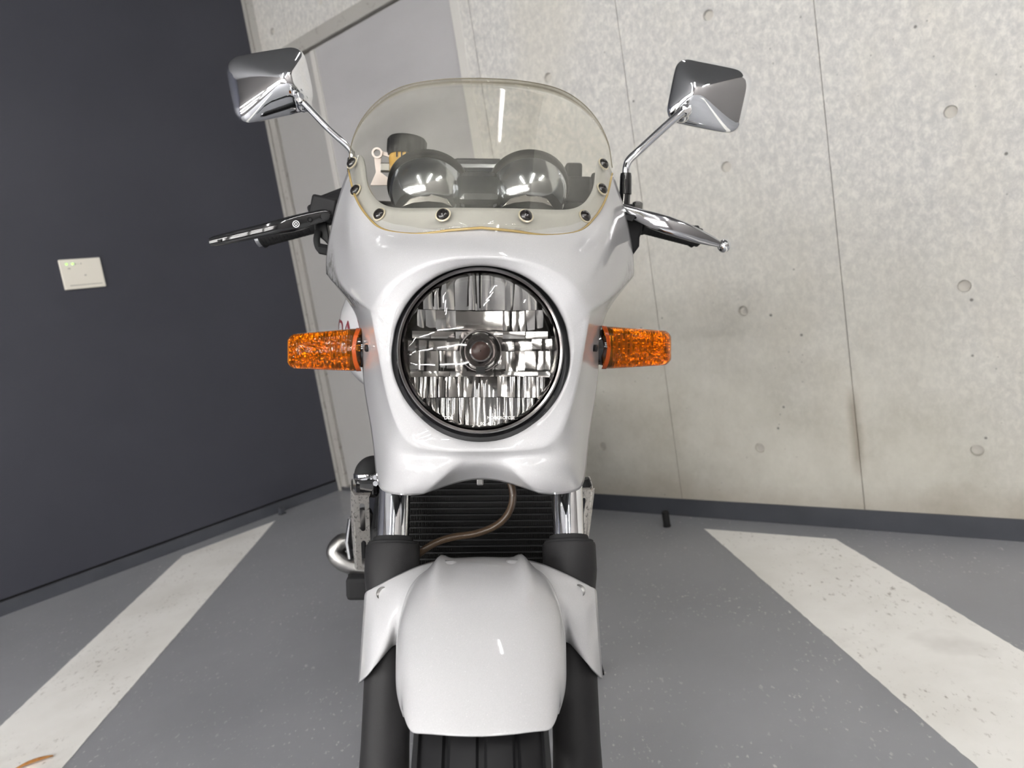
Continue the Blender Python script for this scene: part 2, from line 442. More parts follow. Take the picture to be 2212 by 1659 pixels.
# left wall
mb = MB(); mb.prism([LW(0, 0, .062), LW(5.75, 0, .062), LW(5.75, -.15, .062), LW(0, -.15, .062)], (0, 0, HT - .062))
tag(obj('wall_left', mb, M['navy'], smooth=None), 'dark navy painted side wall', kind='structure')
mb = MB(); mb.prism([LW(0, .004, 0), LW(5.75, .004, 0), LW(5.75, -.15, 0), LW(0, -.15, 0)], (0, 0, .052))
bl = tag(obj('baseboard_left', mb, M['bandblue'], smooth=None), 'low dark painted kerb under the navy wall', kind='structure')
mb = MB(); mb.prism([LW(0, -.012, .05), LW(5.75, -.012, .05), LW(5.75, -.1, .05), LW(0, -.1, .05)], (0, 0, .013))
obj('shadow_gap', mb, M['hole'], bl, smooth=None)
# rest of the garage, behind the camera
mb = MB(); mb.prism([BW(4.6, -.2, 0), BW(4.6, 5.6, 0), BW(4.75, 5.6, 0), BW(4.75, -.2, 0)], (0, 0, HT))
tag(obj('wall_right', mb, M['back'], smooth=None), 'far concrete wall of the garage', kind='structure')
mb = MB(); mb.prism([BW(4.75, 5.6, 0), BW(S0 - .9, 5.6, 0), BW(S0 - .9, 5.75, 0), BW(4.75, 5.75, 0)], (0, 0, HT))
tag(obj('wall_front', mb, M['back'], smooth=None), 'wall at the entrance end of the garage', kind='structure')

# door
dr = MB(); dr.prism([BW(S0 + .02, -.045, .0), BW(-.28, -.045, .0), BW(-.28, -.06, .0), BW(S0 + .02, -.06, .0)], (0, 0, 2.2))
door = tag(obj('door_1', dr, M['joint'], smooth=None), 'grey steel double door with a narrow side leaf', kind='structure')
mb = MB(); mb.box((0, 0, 0), (1, 1, 1)); 
def bwbox(name, s0, s1, d0, d1, z0, z1, mt, par, bev=.0):
    m2 = MB(); m2.prism([BW(s0, d1, z0), BW(s1, d1, z0), BW(s1, d0, z0), BW(s0, d0, z0)], (0, 0, z1 - z0)); return obj(name, m2, mt, par, smooth=None, bevel=bev)
bwbox('door_frame', S0 + .024, S0 + .062, -.05, .004, .0, 2.150, M['frame'], door, .003)
bwbox('door_frame', -.326, -.282, -.05, .004, 0, 2.150, M['frame_light'], door, .003)
bwbox('door_frame', S0 + .024, -.282, -.05, .006, 2.150, 2.214, M['frame'], door, .003)
bwbox('side_leaf', S0 + .066, -1.199, -.04, -.014, .03, 2.142, M['doordark'], door, .002)
bwbox('door_leaf', -1.193, -.330, -.04, -.010, .03, 2.142, M['door'], door, .002)
bwbox('meeting_strip', -1.199, -1.170, -.02, .002, .03, 2.136, M['frame_light'], door, .003)
bwbox('threshold', S0 + .03, -.285, -.04, .012, 0, .022, M['alu'], door, .003)

# stripes
def flat(name, pts, mt, z=.0012, par=None):
    m2 = MB(); m2.prism([V((x, y, .0002)) for x, y in pts], (0, 0, z)); return obj(name, m2, mt, par, smooth=None)
def edge_jitter(a, b, n, amp):
    out = []
    for i in range(n):
        t = i / n; out.append((a[0] + (b[0] - a[0]) * t + (random.uniform(-amp, amp) if i else 0), a[1] + (b[1] - a[1]) * t)); 
    return out
a, b, c, d = (-1.0031, 2.5922), (-.925, -.9), (-1.19, -.9), (-1.3176, 2.2786)
tag(flat('parking_stripe', edge_jitter(a, b, 220, .0011) + edge_jitter(b, c, 2, 0) + edge_jitter(c, d, 220, .0011) + [d], M['stripe']), 'dirty white parking stripe beside the navy wall', 'stripe', 'white stripes of the parking bay')
a, b, c, d = (.7675, 1.5522), (.945, -1.9), (1.26, -1.9), (1.0918, 1.289)
tag(flat('parking_stripe', edge_jitter(a, b, 220, .0011) + edge_jitter(b, c, 2, 0) + edge_jitter(c, d, 220, .0011) + [d], M['stripe']), 'white parking stripe running out from the concrete wall', 'stripe', 'white stripes of the parking bay')

# floor stop posts
def post(x, y, r, h, mt, label):
    e = bpy.data.objects.new('floor_stop', None); C.objects.link(e); e.location = (x, y, 0); tag(e, label, 'door stop', 'rubber stops on the floor')
    m2 = MB(); m2.lathe([(r, .004), (r, h - .003), (r * .9, h)], (0, 0, 0), (0, 0, 1), 20, True, True); obj('rubber_body', m2, mt, e)
    m2 = MB(); m2.lathe([(r * 1.12, 0), (r * 1.12, .005), (r * .9, .006)], (0, 0, 0), (0, 0, 1), 20, True, True); obj('base_ring', m2, M['black'], e)
post(.6616, 1.637, .0125, .055, M['rubber'], 'small black cylinder stop on the floor by the concrete wall')
e = bpy.data.objects.new('floor_stop', None); C.objects.link(e); e.location = (-1.0005, 2.699, 0); e.rotation_euler = (0, 0, math.atan2(LD.y, LD.x))
tag(e, 'small dark blue block stop at the foot of the navy wall', 'door stop', 'rubber stops on the floor')
m2 = MB(); m2.box((0, 0, .017), (.026, .024, .034)); obj('rubber_body', m2, M['bandblue'], e, smooth=None, bevel=.004)
m2 = MB(); m2.box((0, 0, .002), (.030, .028, .004)); obj('base_plate', m2, M['black'], e, smooth=None)

# leaf
m2 = MB(); rows = []
l0, l1 = V((-1.0125, .8335, .0)), V((-1.085, .800, .0)); dl = (l1 - l0); sd = V((-dl.y, dl.x, 0)).normalized()
for i in range(11):
    t = i / 10; wdt = .0085 * sin(pi * min(1, t * .93 + .04)) ** .8
    c0 = l0 + dl * t + V((0, 0, .003 + .004 * sin(pi * t)))
    rows.append([c0 + sd * wdt * q + V((0, 0, .003 * q * q)) for q in (-1, -.5, 0, .5, 1)])
m2.grid(rows); o = obj('dry_leaf', m2, M['leaf'], smooth=60, solid=.0005); tag(o, 'narrow orange-brown dry leaf lying on the dirty white stripe', 'leaf')

# card reader
cr = bpy.data.objects.new('card_reader', None); C.objects.link(cr)
cr.matrix_world = Matrix.Translation(LW(.998, .0, 1.2525)) @ Matrix((LD, V((0, 0, 1)), LN)).transposed().to_4x4()
tag(cr, 'small cream card reader plate with two green lights on navy wall', 'card reader')
m2 = MB(); m2.box((0, 0, .006), (.155, .122, .012)); obj('cover_plate', m2, M['cream'], cr, smooth=None, bevel=.003)
m2 = MB(); m2.box((-.004, -.046, .0122), (.122, .0035, .0012)); obj('seam', m2, M['cream_dark'], cr, smooth=None)
for sx in (.052, .030):
    m2 = MB(); m2.box((sx, .041, .0125), (.0085, .0075, .002)); obj('indicator_light', m2, M['led'], cr, smooth=None, bevel=.0008)
for sx, sy, a, b in ((.020, .040, .006, .006), (.010, .040, .003, .003), (-.001, .040, .0045, .005), (.046, .023, .010, .005), (-.008, -.008, .008, .005)):
    m2 = MB(); m2.box((sx, sy, .0121), (a, b, .0006)); obj('printed_mark', m2, M['cream_dark'], cr, smooth=None)

# ceiling lamps
def lamp(x, y, ang, ln, label, z=HT, tm='tube'):
    e = bpy.data.objects.new('ceiling_light', None); C.objects.link(e); e.location = (x, y, z); e.rotation_euler = (0, 0, ang)
    tag(e, label, 'lamp', 'fluorescent ceiling lamps')
    m2 = MB(); m2.box((0, 0, -.02), (ln, .10, .04)); obj('housing', m2, M['fixture'], e, smooth=None, bevel=.006)
    m2 = MB(); m2.tube([(-ln * .48, 0, -.062), (ln * .48, 0, -.062)], .016, 14); obj('tube', m2, M[tm], e)
    for k in (-1, 1):
        m2 = MB(); m2.box((k * ln * .47, 0, -.05), (.02, .04, .06)); obj('lamp_holder', m2, M['fixture'], e, smooth=None)
lamp(.80, .80, R(104), .62, 'fluorescent lamp between the motorcycle and the concrete wall', tm='tube_weak')
for row, (yy, nm) in enumerate(((-1.9, 'nearest'), (-2.95, 'second'), (-3.95, 'third'))):
    for xx, sd in ((-.7, 'left'), (.9, 'middle'), (2.5, 'right')):
        lamp(xx - .1 * row, yy, R(80), 1.25, 'fluorescent lamp behind the viewer, %s row, %s one' % (nm, sd))

def fill_lamp(sv, z, label):  # unseen tubes added for low, even light from the front
    e = bpy.data.objects.new('added_fill_light', None); C.objects.link(e)
    e.matrix_world = Matrix.Translation(BW(sv, 5.6, z)) @ Matrix((WD * -1, V((0, 0, 1)), WN * -1)).transposed().to_4x4()
    tag(e, label, 'lamp', 'added fill lights on the entrance wall')
    m2 = MB(); m2.box((0, 0, .02), (1.3, .10, .04)); obj('housing', m2, M['fixture'], e, smooth=None, bevel=.006)
    m2 = MB(); m2.tube([(-.6, 0, .062), (.6, 0, .062)], .016, 14); obj('tube', m2, M['tube_fill'], e)
for sv, nm in ((-1.15, 'leftmost'), (.3, 'second from the left'), (1.75, 'third from the left'), (3.2, 'rightmost')):
    for z_, hn in ((.95, 'lower'), (1.50, 'middle'), (2.1, 'upper')): fill_lamp(sv, z_, 'long added fill light, out of view on the entrance wall, %s row, %s' % (hn, nm))

# ------------------------------------------------------------------ the motorcycle
root = bpy.data.objects.new('motorcycle', None); C.objects.link(root); root.rotation_euler = (0, LEAN, 0); root.location = (0, 0, .0)
tag(root, 'pearl white motorcycle with round headlight and clear screen, leaning between the parking stripes', 'motorcycle')
def part(name, mb, mt, par=root, **k):
    return obj(name, mb, mt, par, **k)
def mir(p): return V((-p.x, p.y, p.z))

# windscreen surface: depth as a function of photo position (dx from the centre line, row)
def scrY(dx, y):
    v = min(1, max(0, (492 - y) / 323)); u = (dx / 283.0) ** 2
    return .087 + .20 * (492 - y) / 323 + .14 * u - .024 * sin(pi * v) * (1 - .55 * u)
# fairing control cage: stations from the top centre round to the bottom centre
# hole edge, crest, outside crest, mid 1, mid 2, outer edge: (dx, row, depth)
sy = lambda dx, y: (dx, y, scrY(dx, y) + .008)
ST = [
 [(0, 572, .046), (0, 554, .034), (0, 543, .040), (0, 525, .062), sy(0, 490), sy(0, 449)],
 [(50, 578, .046), (62, 556, .035), (66, 545, .042), (72, 526, .064), sy(75, 492), sy(80, 450)],
 [(97, 596, .046), (122, 571, .038), (130, 557, .046), (142, 534, .070), sy(150, 500), sy(150, 453)],
 [(137, 626, .046), (168, 593, .042), (178, 578, .052), (200, 545, .086), sy(206, 502), sy(203, 454)],
 [(160, 655, .046), (200, 617, .047), (212, 602, .060), (240, 558, .108), sy(243, 488), sy(232, 432)],
 [(170, 672, .046), (213, 637, .051), (226, 622, .068), (262, 568, .138), sy(262, 462), sy(247, 402)],
 [(176, 685, .046), (220, 648, .055), (236, 634, .076), (276, 588, .165), (283, 450, .265), sy(248, 384)],
 [(180, 693, .046), (224, 656, .058), (242, 642, .084), (286, 602, .19), (291, 440, .29), sy(256, 325)],
 [(183, 701, .046), (227, 662, .060), (248, 649, .092), (293, 612, .21), (303, 480, .315), (284, 366, .34)],
 [(185, 708, .046), (229, 667, .061), (253, 655, .100), (299, 618, .23), (317, 540, .33), (318, 478, .365)],
 [(187, 715, .046), (231, 671, .062), (256, 659, .106), (303, 621, .245), (324, 575, .335), (331, 560, .375)],
 [(188, 721, .046), (232, 674, .063), (256, 663, .112), (300, 628, .245), (320, 606, .330), (330, 596, .37)],
 [(189, 727, .046), (233, 678, .064), (252, 672, .122), (280, 652, .21), (298, 636, .29), (305, 628, .34)],
 [(190, 736, .046), (232, 688, .063), (243, 686, .10), (255, 680, .16), (264, 674, .22), (271, 670, .27)],
 [(193, 752, .046), (229, 712, .059), (236, 712, .088), (246, 712, .13), (253, 712, .18), (259, 712, .23)],
 [(194, 775, .046), (222, 752, .057), (229, 752, .084), (240, 752, .12), (249, 752, .17), (256, 752, .22)],
 [(192, 798, .046), (214, 797, .056), (222, 797, .082), (236, 799, .12), (247, 800, .17), (254, 802, .21)],
 [(184, 826, .046), (205, 842, .055), (214, 843, .080), (228, 846, .115), (240, 850, .16), (249, 852, .20)],
 [(168, 859, .046), (195, 880, .053), (204, 884, .077), (219, 890, .11), (231, 896, .15), (240, 900, .19)],
 [(148, 885, .046), (183, 912, .051), (193, 920, .072), (210, 932, .105), (224, 940, .145), (233, 945, .18)],
 [(127, 905, .046), (170, 938, .049), (181, 952, .066), (202, 972, .088), (219, 982, .13), (229, 985, .17)],
 [(103, 922, .046), (153, 956, .046), (165, 974, .060), (191, 996, .066), (214, 1020, .105), (225, 1035, .15)],
 [(80, 935, .046), (130, 966, .042), (142, 983, .056), (165, 1001, .050), (196, 1040, .070), (216, 1060, .105)],
 [(58, 944, .046), (100, 971, .040), (110, 986, .055), (122, 1000, .040), (148, 1045, .046), (180, 1067, .074)],
 [(46, 947, .046), (76, 972, .038), (82, 987, .053), (88, 1001, .038), (122, 1050, .044), (150, 1069, .068)],
 [(36, 950, .046), (58, 973, .037), (62, 987, .052), (54, 1005, .040), (108, 1051, .046), (124, 1066, .066)],
 [(20, 952, .046), (34, 973, .036), (36, 987, .051), (40, 1003, .050), (64, 1032, .072), (80, 1050, .088)],
 [(10, 953, .046), (17, 973, .036), (18, 987, .051), (20, 1003, .052), (30, 1020, .076), (40, 1039, .096)],
 [(0, 953, .046), (0, 973, .036), (0, 987, .051), (0, 1003, .053), (0, 1018, .077), (0, 1034, .098)],
]
half = [[S(*q) for q in st] for st in ST]
for st in (half[0], half[-1]):
    for p in st: p.x = 0
full = half + [[mir(p) for p in st] for st in half[-2:0:-1]]
NS = len(full); mb = MB()
rings = [[st[j] for st in full] for j in range(6)]
rings = [[p + V((0, .035, 0)) for p in rings[0]]] + rings
mb.loft(rings, True)
fair = part('fairing', mb, M['pearl_worn'], smooth=180, fix=False)
orient(fair, (0, -1, .2))
me = fair.data
cr_ = me.attributes.new('crease_edge', 'FLOAT', 'EDGE')
idx = lambda j, i: j * NS + i % NS
creases = {}
for i in range(NS):
    k = i if i < len(half) else NS - i
    creases[frozenset((idx(1, i), idx(1, i + 1)))] = .75      # hole edge
    kk = .82 if 2 < k < 30 else .75
    creases[frozenset((idx(2, i), idx(2, i + 1)))] = kk
for j in range(2, 6):                                        # lower edge of the wings
    for i in (11, NS - 11): creases[frozenset((idx(j, i), idx(j + 1, i)))] = .75
for j in range(4, 6):
    for i in (25, NS - 25): creases[frozenset((idx(j, i), idx(j + 1, i)))] = .95
ca = me.attributes.get('crease_edge'); me.attributes.remove(ca)
at = me.attributes.new('crease_edge', 'FLOAT', 'EDGE')
for e in me.edges:
    v = creases.get(frozenset(e.vertices))
    if v: at.data[e.index].value = v
at = me.attributes.new('scuff', 'FLOAT', 'POINT')
for i in range(NS):
    side = 1.0 if i > len(half) else .55
    k = i if i < len(half) else NS - i
    for kk, j, val in ((11, 3, .55), (11, 4, 1), (11, 5, 1), (11, 6, .6), (10, 4, .35), (10, 5, .7), (12, 4, .8), (12, 5, .8), (9, 5, .2)):
        if k == kk: at.data[idx(j, i)].value = val * side
q = fair.modifiers.new('sub', 'SUBSURF'); q.levels = 2; q.render_levels = 2
q = fair.modifiers.new('solid', 'SOLIDIFY'); q.thickness = .003; q.offset = -1

# dark inside of the fairing: an inner shell behind the opening under the screen
mb = MB(); rows = []
for t in (0, .33, .66, 1):
    row = []
    for dx, y in ((-240, 420), (-200, 462), (-150, 462), (-80, 458), (0, 457), (80, 458), (150, 462), (200, 462), (240, 420)):
        p = S(dx, y, scrY(abs(dx), y) + .012); row.append(p + V((-p.x * .12 * t, .17 * t, -.015 * sin(pi * t) + .0 * t)))
    rows.append(row)
mb.grid(rows); part('inner_panel', mb, M['inner'], smooth=60, solid=.002)
mb = MB(); mb.box((0, .19, .85), (.30, .012, .20)); mb.box((0, .235, .80), (.20, .05, .10)); part('fairing_bracket', mb, M['inner'], smooth=None, bevel=.006)

# headlight
HL0 = P(1038, 758, .036); k_px = dep(HL0) / F
hz = V((0, -.9966, .08)).normalized(); hx = V((1, 0, 0)); hy = hz.cross(hx)
def HP(x, y, z=0): return HL0 + hx * x + hy * y + hz * z
Rr = 181 * k_px
hl = bpy.data.objects.new('headlight', None); C.objects.link(hl); hl.parent = root
mb = MB(); mb.lathe([(Rr * .985, -.045), (Rr, -.006), (Rr * .995, 0), (Rr * .975, .0035), (Rr * .95, .003), (Rr * .945, 0), (Rr * .930, .0025), (Rr * .918, -.001), (Rr * .912, -.012)], HL0, hz, 96)
part('headlight_rim', mb, M['darkrim'], hl, smooth=50)
mb = MB(); mb.lathe([(Rr * 1.20, -.030), (Rr * 1.06, -.016), (Rr * 1.015, -.012), (Rr * .98, -.014)], HL0 + hy * -.0035, hz, 72)
part('rubber_gasket', mb, M['gloss'], hl, smooth=50)
mb = MB(); mb.lathe([(Rr * .985, -.045), (Rr * .95, -.09), (Rr * .7, -.14), (Rr * .3, -.165), (.001, -.168)], HL0, hz, 48)
part('headlight_shell', mb, M['gloss'], hl, smooth=50)
RL = Rr * .918
mb = MB(); mb.lathe([(RL * 1.0, -.006), (RL * .97, .001), (RL * .85, .006), (RL * .6, .0105), (RL * .3, .0125), (.0005, .013)], HL0, hz, 72)
part('headlight_lens', mb, M['lens'], hl, smooth=180)
# reflector of stepped, fluted facets: bands of rows, columns; x right, y up in pixels about (1038,758)
bands = [
 (91, 165, [-125, -105, -86, -58, -26, -12, 0, 12, 26, 54, 72, 92, 112, 130], -.008),
 (44, 91, [-140, -122, -100, -78, -56, 50, 66, 84, 102, 122, 140], -.016),
 (28, 44, [-150, -110, -56, -20, 20, 50, 100, 150], -.012),
 (0, 28, [-163, -140, -118, -78, -36, 36, 78, 118, 140, 163], -.030),
 (-46, 0, [-160, -140, -122, -96, -78, -58, -32, 32, 58, 80, 102, 126, 145, 160], -.026),
 (-58, -46, [-156, -130, -100, -70, -30, 0, 30, 70, 100, 130, 156], -.018),
 (-104, -58, [-146, -136, -126, -116, -106, -94, -80, -72, -52, -38, -18, 0, 18, 38, 60, 78, 90, 102, 114, 124, 134, 146], -.014),
 (-166, -104, [-120, -108, -98, -88, -78, -66, -50, -34, -24, 0, 24, 34, 50, 64, 76, 88, 98, 110, 120], -.004),
]
rng = random.Random(3)
mb = MB()
RR = 165.5
for yb, yt, cols, base in bands:
    for a, b in zip(cols[:-1], cols[1:]):
        conv = rng.choice((1, 1, -1)); tilt = rng.uniform(-.14, .14); tv = rng.uniform(-.16, .16); off = rng.uniform(-.003, .003)
        nx, ny = 6, 4; rows = []; ok = True
        for i in range(ny + 1):
            row = []
            for j in range(nx + 1):
                u, v = j / nx, i / ny
                x, y = a + (b - a) * u, yb + (yt - yb) * v
                r = math.hypot(x, y)
                if r > RR: x *= RR / r; y *= RR / r
                x *= k_px; y *= k_px
                z = base - .030 + 3.2 * (x * x + y * y) + off + conv * ((b - a) * k_px) * (.15 if b - a < 20 else .07) * (1 - (2 * u - 1) ** 2) + tilt * (x - (a + b) / 2 * k_px) + tv * (y - (yb + yt) / 2 * k_px) + .05 * (yt - yb) * k_px * (1 - (2 * v - 1) ** 2)
                row.append(HP(x, y, min(z, -.008)))
            rows.append(row)
        mb.grid(rows)
refl = part('reflector', mb, M['reflector'], hl, smooth=40, fix=False)
mb = MB(); mb.lathe([(RR * k_px, -.007), (RR * k_px * .99, -.05), (RR * k_px * .6, -.075), (.001, -.08)], HL0, hz, 48); part('reflector_bowl', mb, M['reflector'], hl, smooth=180)
# bulb shield
c = HP(0, 0, -.012)
mb = MB(); mb.lathe([(.0001, .0), (.010, -.001), (.0105, .0015), (.0125, .0005), (.0150, -.003), (.0168, -.0045), (.0180, -.003), (.0186, -.008), (.0186, -.04)], c, hz, 40)
bs = part('bulb_shield', mb, M['bulbcap'], hl, smooth=40)
mb = MB(); mb.lathe([(.0105, .0017), (.008, .004), (.005, .0052), (.0005, .0056)], c, hz, 28); part('bulb', mb, mat('bulb_glass', (.03, .015, .012), .3, 0, 0, .3), hl)
mb = MB(); mb.lathe([(.0215, -.008), (.0222, -.004), (.0235, -.004), (.0238, -.03)], c, hz, 40); part('bulb_collar', mb, M['bulbcap'], hl, smooth=40)
mb = MB(); mb.box(HP(0, -.0215, -.012), (.010, .004, .008)); part('wire_slot', mb, M['hole'], hl, smooth=None)
# moulded print on the glass
def text(s, size, pos, mt, par, xd, yd, name='moulded_print', ext=.0002, align='CENTER'):
    cu = bpy.data.curves.new(name, 'FONT'); cu.body = s; cu.size = size; cu.extrude = ext; cu.align_x = align; cu.align_y = 'CENTER'
    o = bpy.data.objects.new(name, cu); C.objects.link(o)
    dg = bpy.context.evaluated_depsgraph_get(); me = bpy.data.meshes.new_from_object(o.evaluated_get(dg)); bpy.data.objects.remove(o)
    me.materials.clear(); me.materials.append(mt)
    o = bpy.data.objects.new(name, me); C.objects.link(o); o.parent = par
    xd = V(xd).normalized(); zd = xd.cross(V(yd)).normalized(); yd = zd.cross(xd)
    mm = Matrix((xd, yd, zd)).transposed().to_4x4(); mm.translation = pos; o.matrix_basis = mm
    return o
text('DOT', .0046, HP(-68 * k_px, -144 * k_px, .0068), M['etch'], hl, hx, hy)
text('MOTORCYCLE', .0046, HP(44 * k_px, -144 * k_px, .0068), M['etch'], hl, hx, hy)
text('001-6313', .0044, HP(16 * k_px, -157 * k_px, .0038), M['etch'], hl, hx, hy)

# windscreen
bot = crom([V((0, 492, 0)), V((70, 499, 0)), V((140, 508, 0)), V((208, 500, 0)), V((245, 470, 0)), V((270, 428, 0)), V((283, 375, 0))], 6)
top = crom([V((0, 169, 0)), V((80, 174, 0)), V((158, 189, 0)), V((210, 216, 0)), V((250, 258, 0)), V((274, 308, 0)), V((283, 362, 0))], 6)
nb = len(bot); rows = []
for i in range(15):
    v = i / 14; row = []
    for j in range(nb):
        x = bot[j].x + (top[j].x - bot[j].x) * v; y = bot[j].y + (top[j].y - bot[j].y) * v
        row.append(S(x, y, scrY(x, y)))
    row[0].x = 0
    rows.append([mir(p) for p in row[:0:-1]] + row)
mb = MB(); mb.grid(rows)
scr = part('windscreen', mb, M['screen'], smooth=180, fix=False); orient(scr, (0, -1, .3))
q = scr.modifiers.new('solid', 'SOLIDIFY'); q.thickness = .0025; q.offset = -1
loop = rows[0] + [p for p in rows[-1][::-1]]
mb = MB(); mb.tube(rows[0], .0016, 8); part('screen_edge', mb, M['edge'], scr, smooth=180)
mb = MB(); mb.tube(rows[-1], .0008, 6); part('screen_edge', mb, mat('screen_top_edge', (.16, .14, .10), .3), scr, smooth=180)
SCREWS = [(957, 464), (1136, 466), (819, 463), (1264, 467), (768, 411), (1301, 408), (760, 352), (1304, 354)]
for px, py in SCREWS:
    dx = abs(px - 1037); Yv = scrY(dx, py); p = P(px, py, Yv - .001)
    e = .5; nrm = V((math.copysign(min(.9, .0068 * dx ** 1.0 * .45), px - 1037), -1, .62)).normalized()
    mb = MB(); mb.lathe([(.0079, -.002), (.0079, .001), (.0066, .0035), (.004, .0048), (.0018, .0052), (.0016, .0038), (.0001, .0037)], p, nrm, 20); 
    sc_ = part('screen_screw', mb, M['screw'], scr, smooth=50)
    mb = MB(); mb.lathe([(.0079, -.0012), (.0094, -.001), (.0096, .0004), (.0079, .0008)], p, nrm, 20); part('screw_washer', mb, mat('clear_washer', (.5, .45, .34), .2, 0, .3), scr, smooth=50)

# ------------------------------------------------ front fork
LG = V((0, sin(R(25.5)), cos(R(25.5))))
AXL = V((0, 0, .289))
def leg(sx, t): return V((sx, 0, .289)) + LG * t
for sx in (-.114, .114):
    o = leg(sx, 0)
    mb = MB(); mb.lathe([(.026, -.035), (.030, -.02), (.030, .05), (.0285, .10), (.0285, .225), (.0300, .262), (.0335, .286), (.0346, .296), (.0346, .3275), (.0338, .3305), (.0322, .3310)], o, LG, 40, True, True)
    part('fork_leg', mb, M['cup'], smooth=35)
    mb = MB(); mb.lathe([(.0322, .3308), (.0318, .3335), (.0305, .3345), (.0262, .3350), (.0252, .3400), (.0225, .3412), (.0206, .3415)], o, LG, 40, True); part('dust_seal', mb, M['rubber'], smooth=35)
    mb = MB(); mb.lathe([(.0206, .30), (.0206, .74)], o, LG, 48, True, True); part('fork_tube', mb, M['chrome'], smooth=35)
mb = MB()
for t in (.47, .70):
    mb.box(leg(0, t) + V((0, .02, 0)), (.29, .075, .035), Matrix.Rotation(-R(25.5), 3, 'X'))
part('triple_clamp', mb, M['black'], smooth=None, bevel=.008)

# front wheel and tyre
def tyre(name, c, Rw, Wd, grooves, par, ax=(1, 0, 0)):
    prof = []
    pts = [(-.5, .72), (-.53, .80), (-.52, .88), (-.47, .935)]
    n = 44
    for i in range(n + 1):
        x = -.45 + .9 * i / n; prof_r = 1 - .30 * abs(x * 2) ** 2.3 * .32
        for g in grooves:
            if abs(x - g) < .021: prof_r -= .018
        pts.append((x, prof_r))
    pts += [(.47, .935), (.52, .88), (.53, .80), (.5, .72)]
    mb = MB(); mb.lathe([(r * Rw, x * Wd) for x, r in pts], c, ax, 96); return part(name, mb, M['tyre'], par, smooth=30)
wh = bpy.data.objects.new('front_wheel', None); C.objects.link(wh); wh.parent = root
tyre('tyre', AXL, .289, .120, (-.25, 0, .25), wh)
mb = MB(); mb.lathe([(.212, -.058), (.200, -.05), (.19, -.02), (.19, .02), (.200, .05), (.212, .058)], AXL, (1, 0, 0), 64); 
for k in range(6):
    a = 2 * pi * k / 6; mb.box(AXL + V((0, sin(a), cos(a))) * .11, (.03, .028, .17), Matrix.Rotation(-a, 3, 'X'))
mb.lathe([(.035, -.06), (.035, .06)], AXL, (1, 0, 0), 24, True, True)
part('wheel_rim', mb, mat('wheel_paint', (.42, .40, .36), .4, .3), wh, smooth=35)
for sx in (-1, 1):
    mb = MB(); mb.lathe([(.095, sx * .068), (.148, sx * .068), (.148, sx * .073), (.095, sx * .073), (.095, sx * .068)], AXL, (1, 0, 0), 64); part('brake_disc', mb, M['disc'], wh, smooth=35)
mb = MB(); mb.tube([AXL + V((-.15, 0, 0)), AXL + V((.15, 0, 0))], .012, 16); part('axle', mb, M['cast'], wh)

# front fender: blade
def fsec(a, n=21):
    """cross-section of the blade at arc angle a (degrees from upright, + towards the rear)"""
    tip = -37
    hw = .0800
    f = (a - tip)
    hw = .0745 + .0155 * min(1, max(0, f / 30)) ** .8
    row = []
    rc = .311 + .004 * math.exp(-((a - 10) / 30) ** 2)
    ang = R(a)
    for i in range(n):
        u = -1 + 2 * i / (n - 1)
        s = math.copysign(abs(u) ** .86, u)
        th = s * pi / 2 * 1.0
        x = hw * (abs(sin(th)) ** .62) * math.copysign(1, th) if u else 0
        drop = .055 * (1 - abs(cos(th)) ** .62) 
        crown = .010 * (x / hw) ** 2
        r = rc - drop - crown
        bump = .0115 * (math.exp(-((abs(x) - .050) / .0065) ** 2)) * (1 / (1 + math.exp(-(a + 3) / 3.0)))
        r += bump
        row.append(V((x, sin(ang) * r, .289 + cos(ang) * r)))
    return row
mb = MB(); rows = []
angs = [-37, -36.8, -36.4, -35.7, -34.4, -31.5, -28, -24, -20, -16, -12, -8, -4, 0, 4, 8, 12, 16, 20, 24, 28, 32, 36, 40]
for a in angs:
    row = fsec(a, 31)
    f = a + 37
    # the front edge is bowed and its corners are rounded
    sh = []
    for p in row:
        q = abs(p.x) / .08; q = min(1, abs(p.x) / .0745); back = 3.0 * q * q + 7.0 * max(0, (q - .78) / .22) ** 2.0
        aa = back * max(0, 1 - f / 16)
        rot = Matrix.Rotation(-R(aa), 3, 'X'); sh.append(AXL + rot @ (p - AXL))
    rows.append(sh)
lip = [p + (AXL - p).normalized() * .007 + V((0, .003, 0)) for p in rows[0]]
rows = [lip] + rows
mb.grid(rows); fen = part('front_fender', mb, M['pearl'], smooth=180, fix=False); orient(fen, (0, -.5, 1))
q = fen.modifiers.new('solid', 'SOLIDIFY'); q.thickness = .003; q.offset = -1
q = fen.modifiers.new('sub', 'SUBSURF'); q.levels = 1; q.render_levels = 1
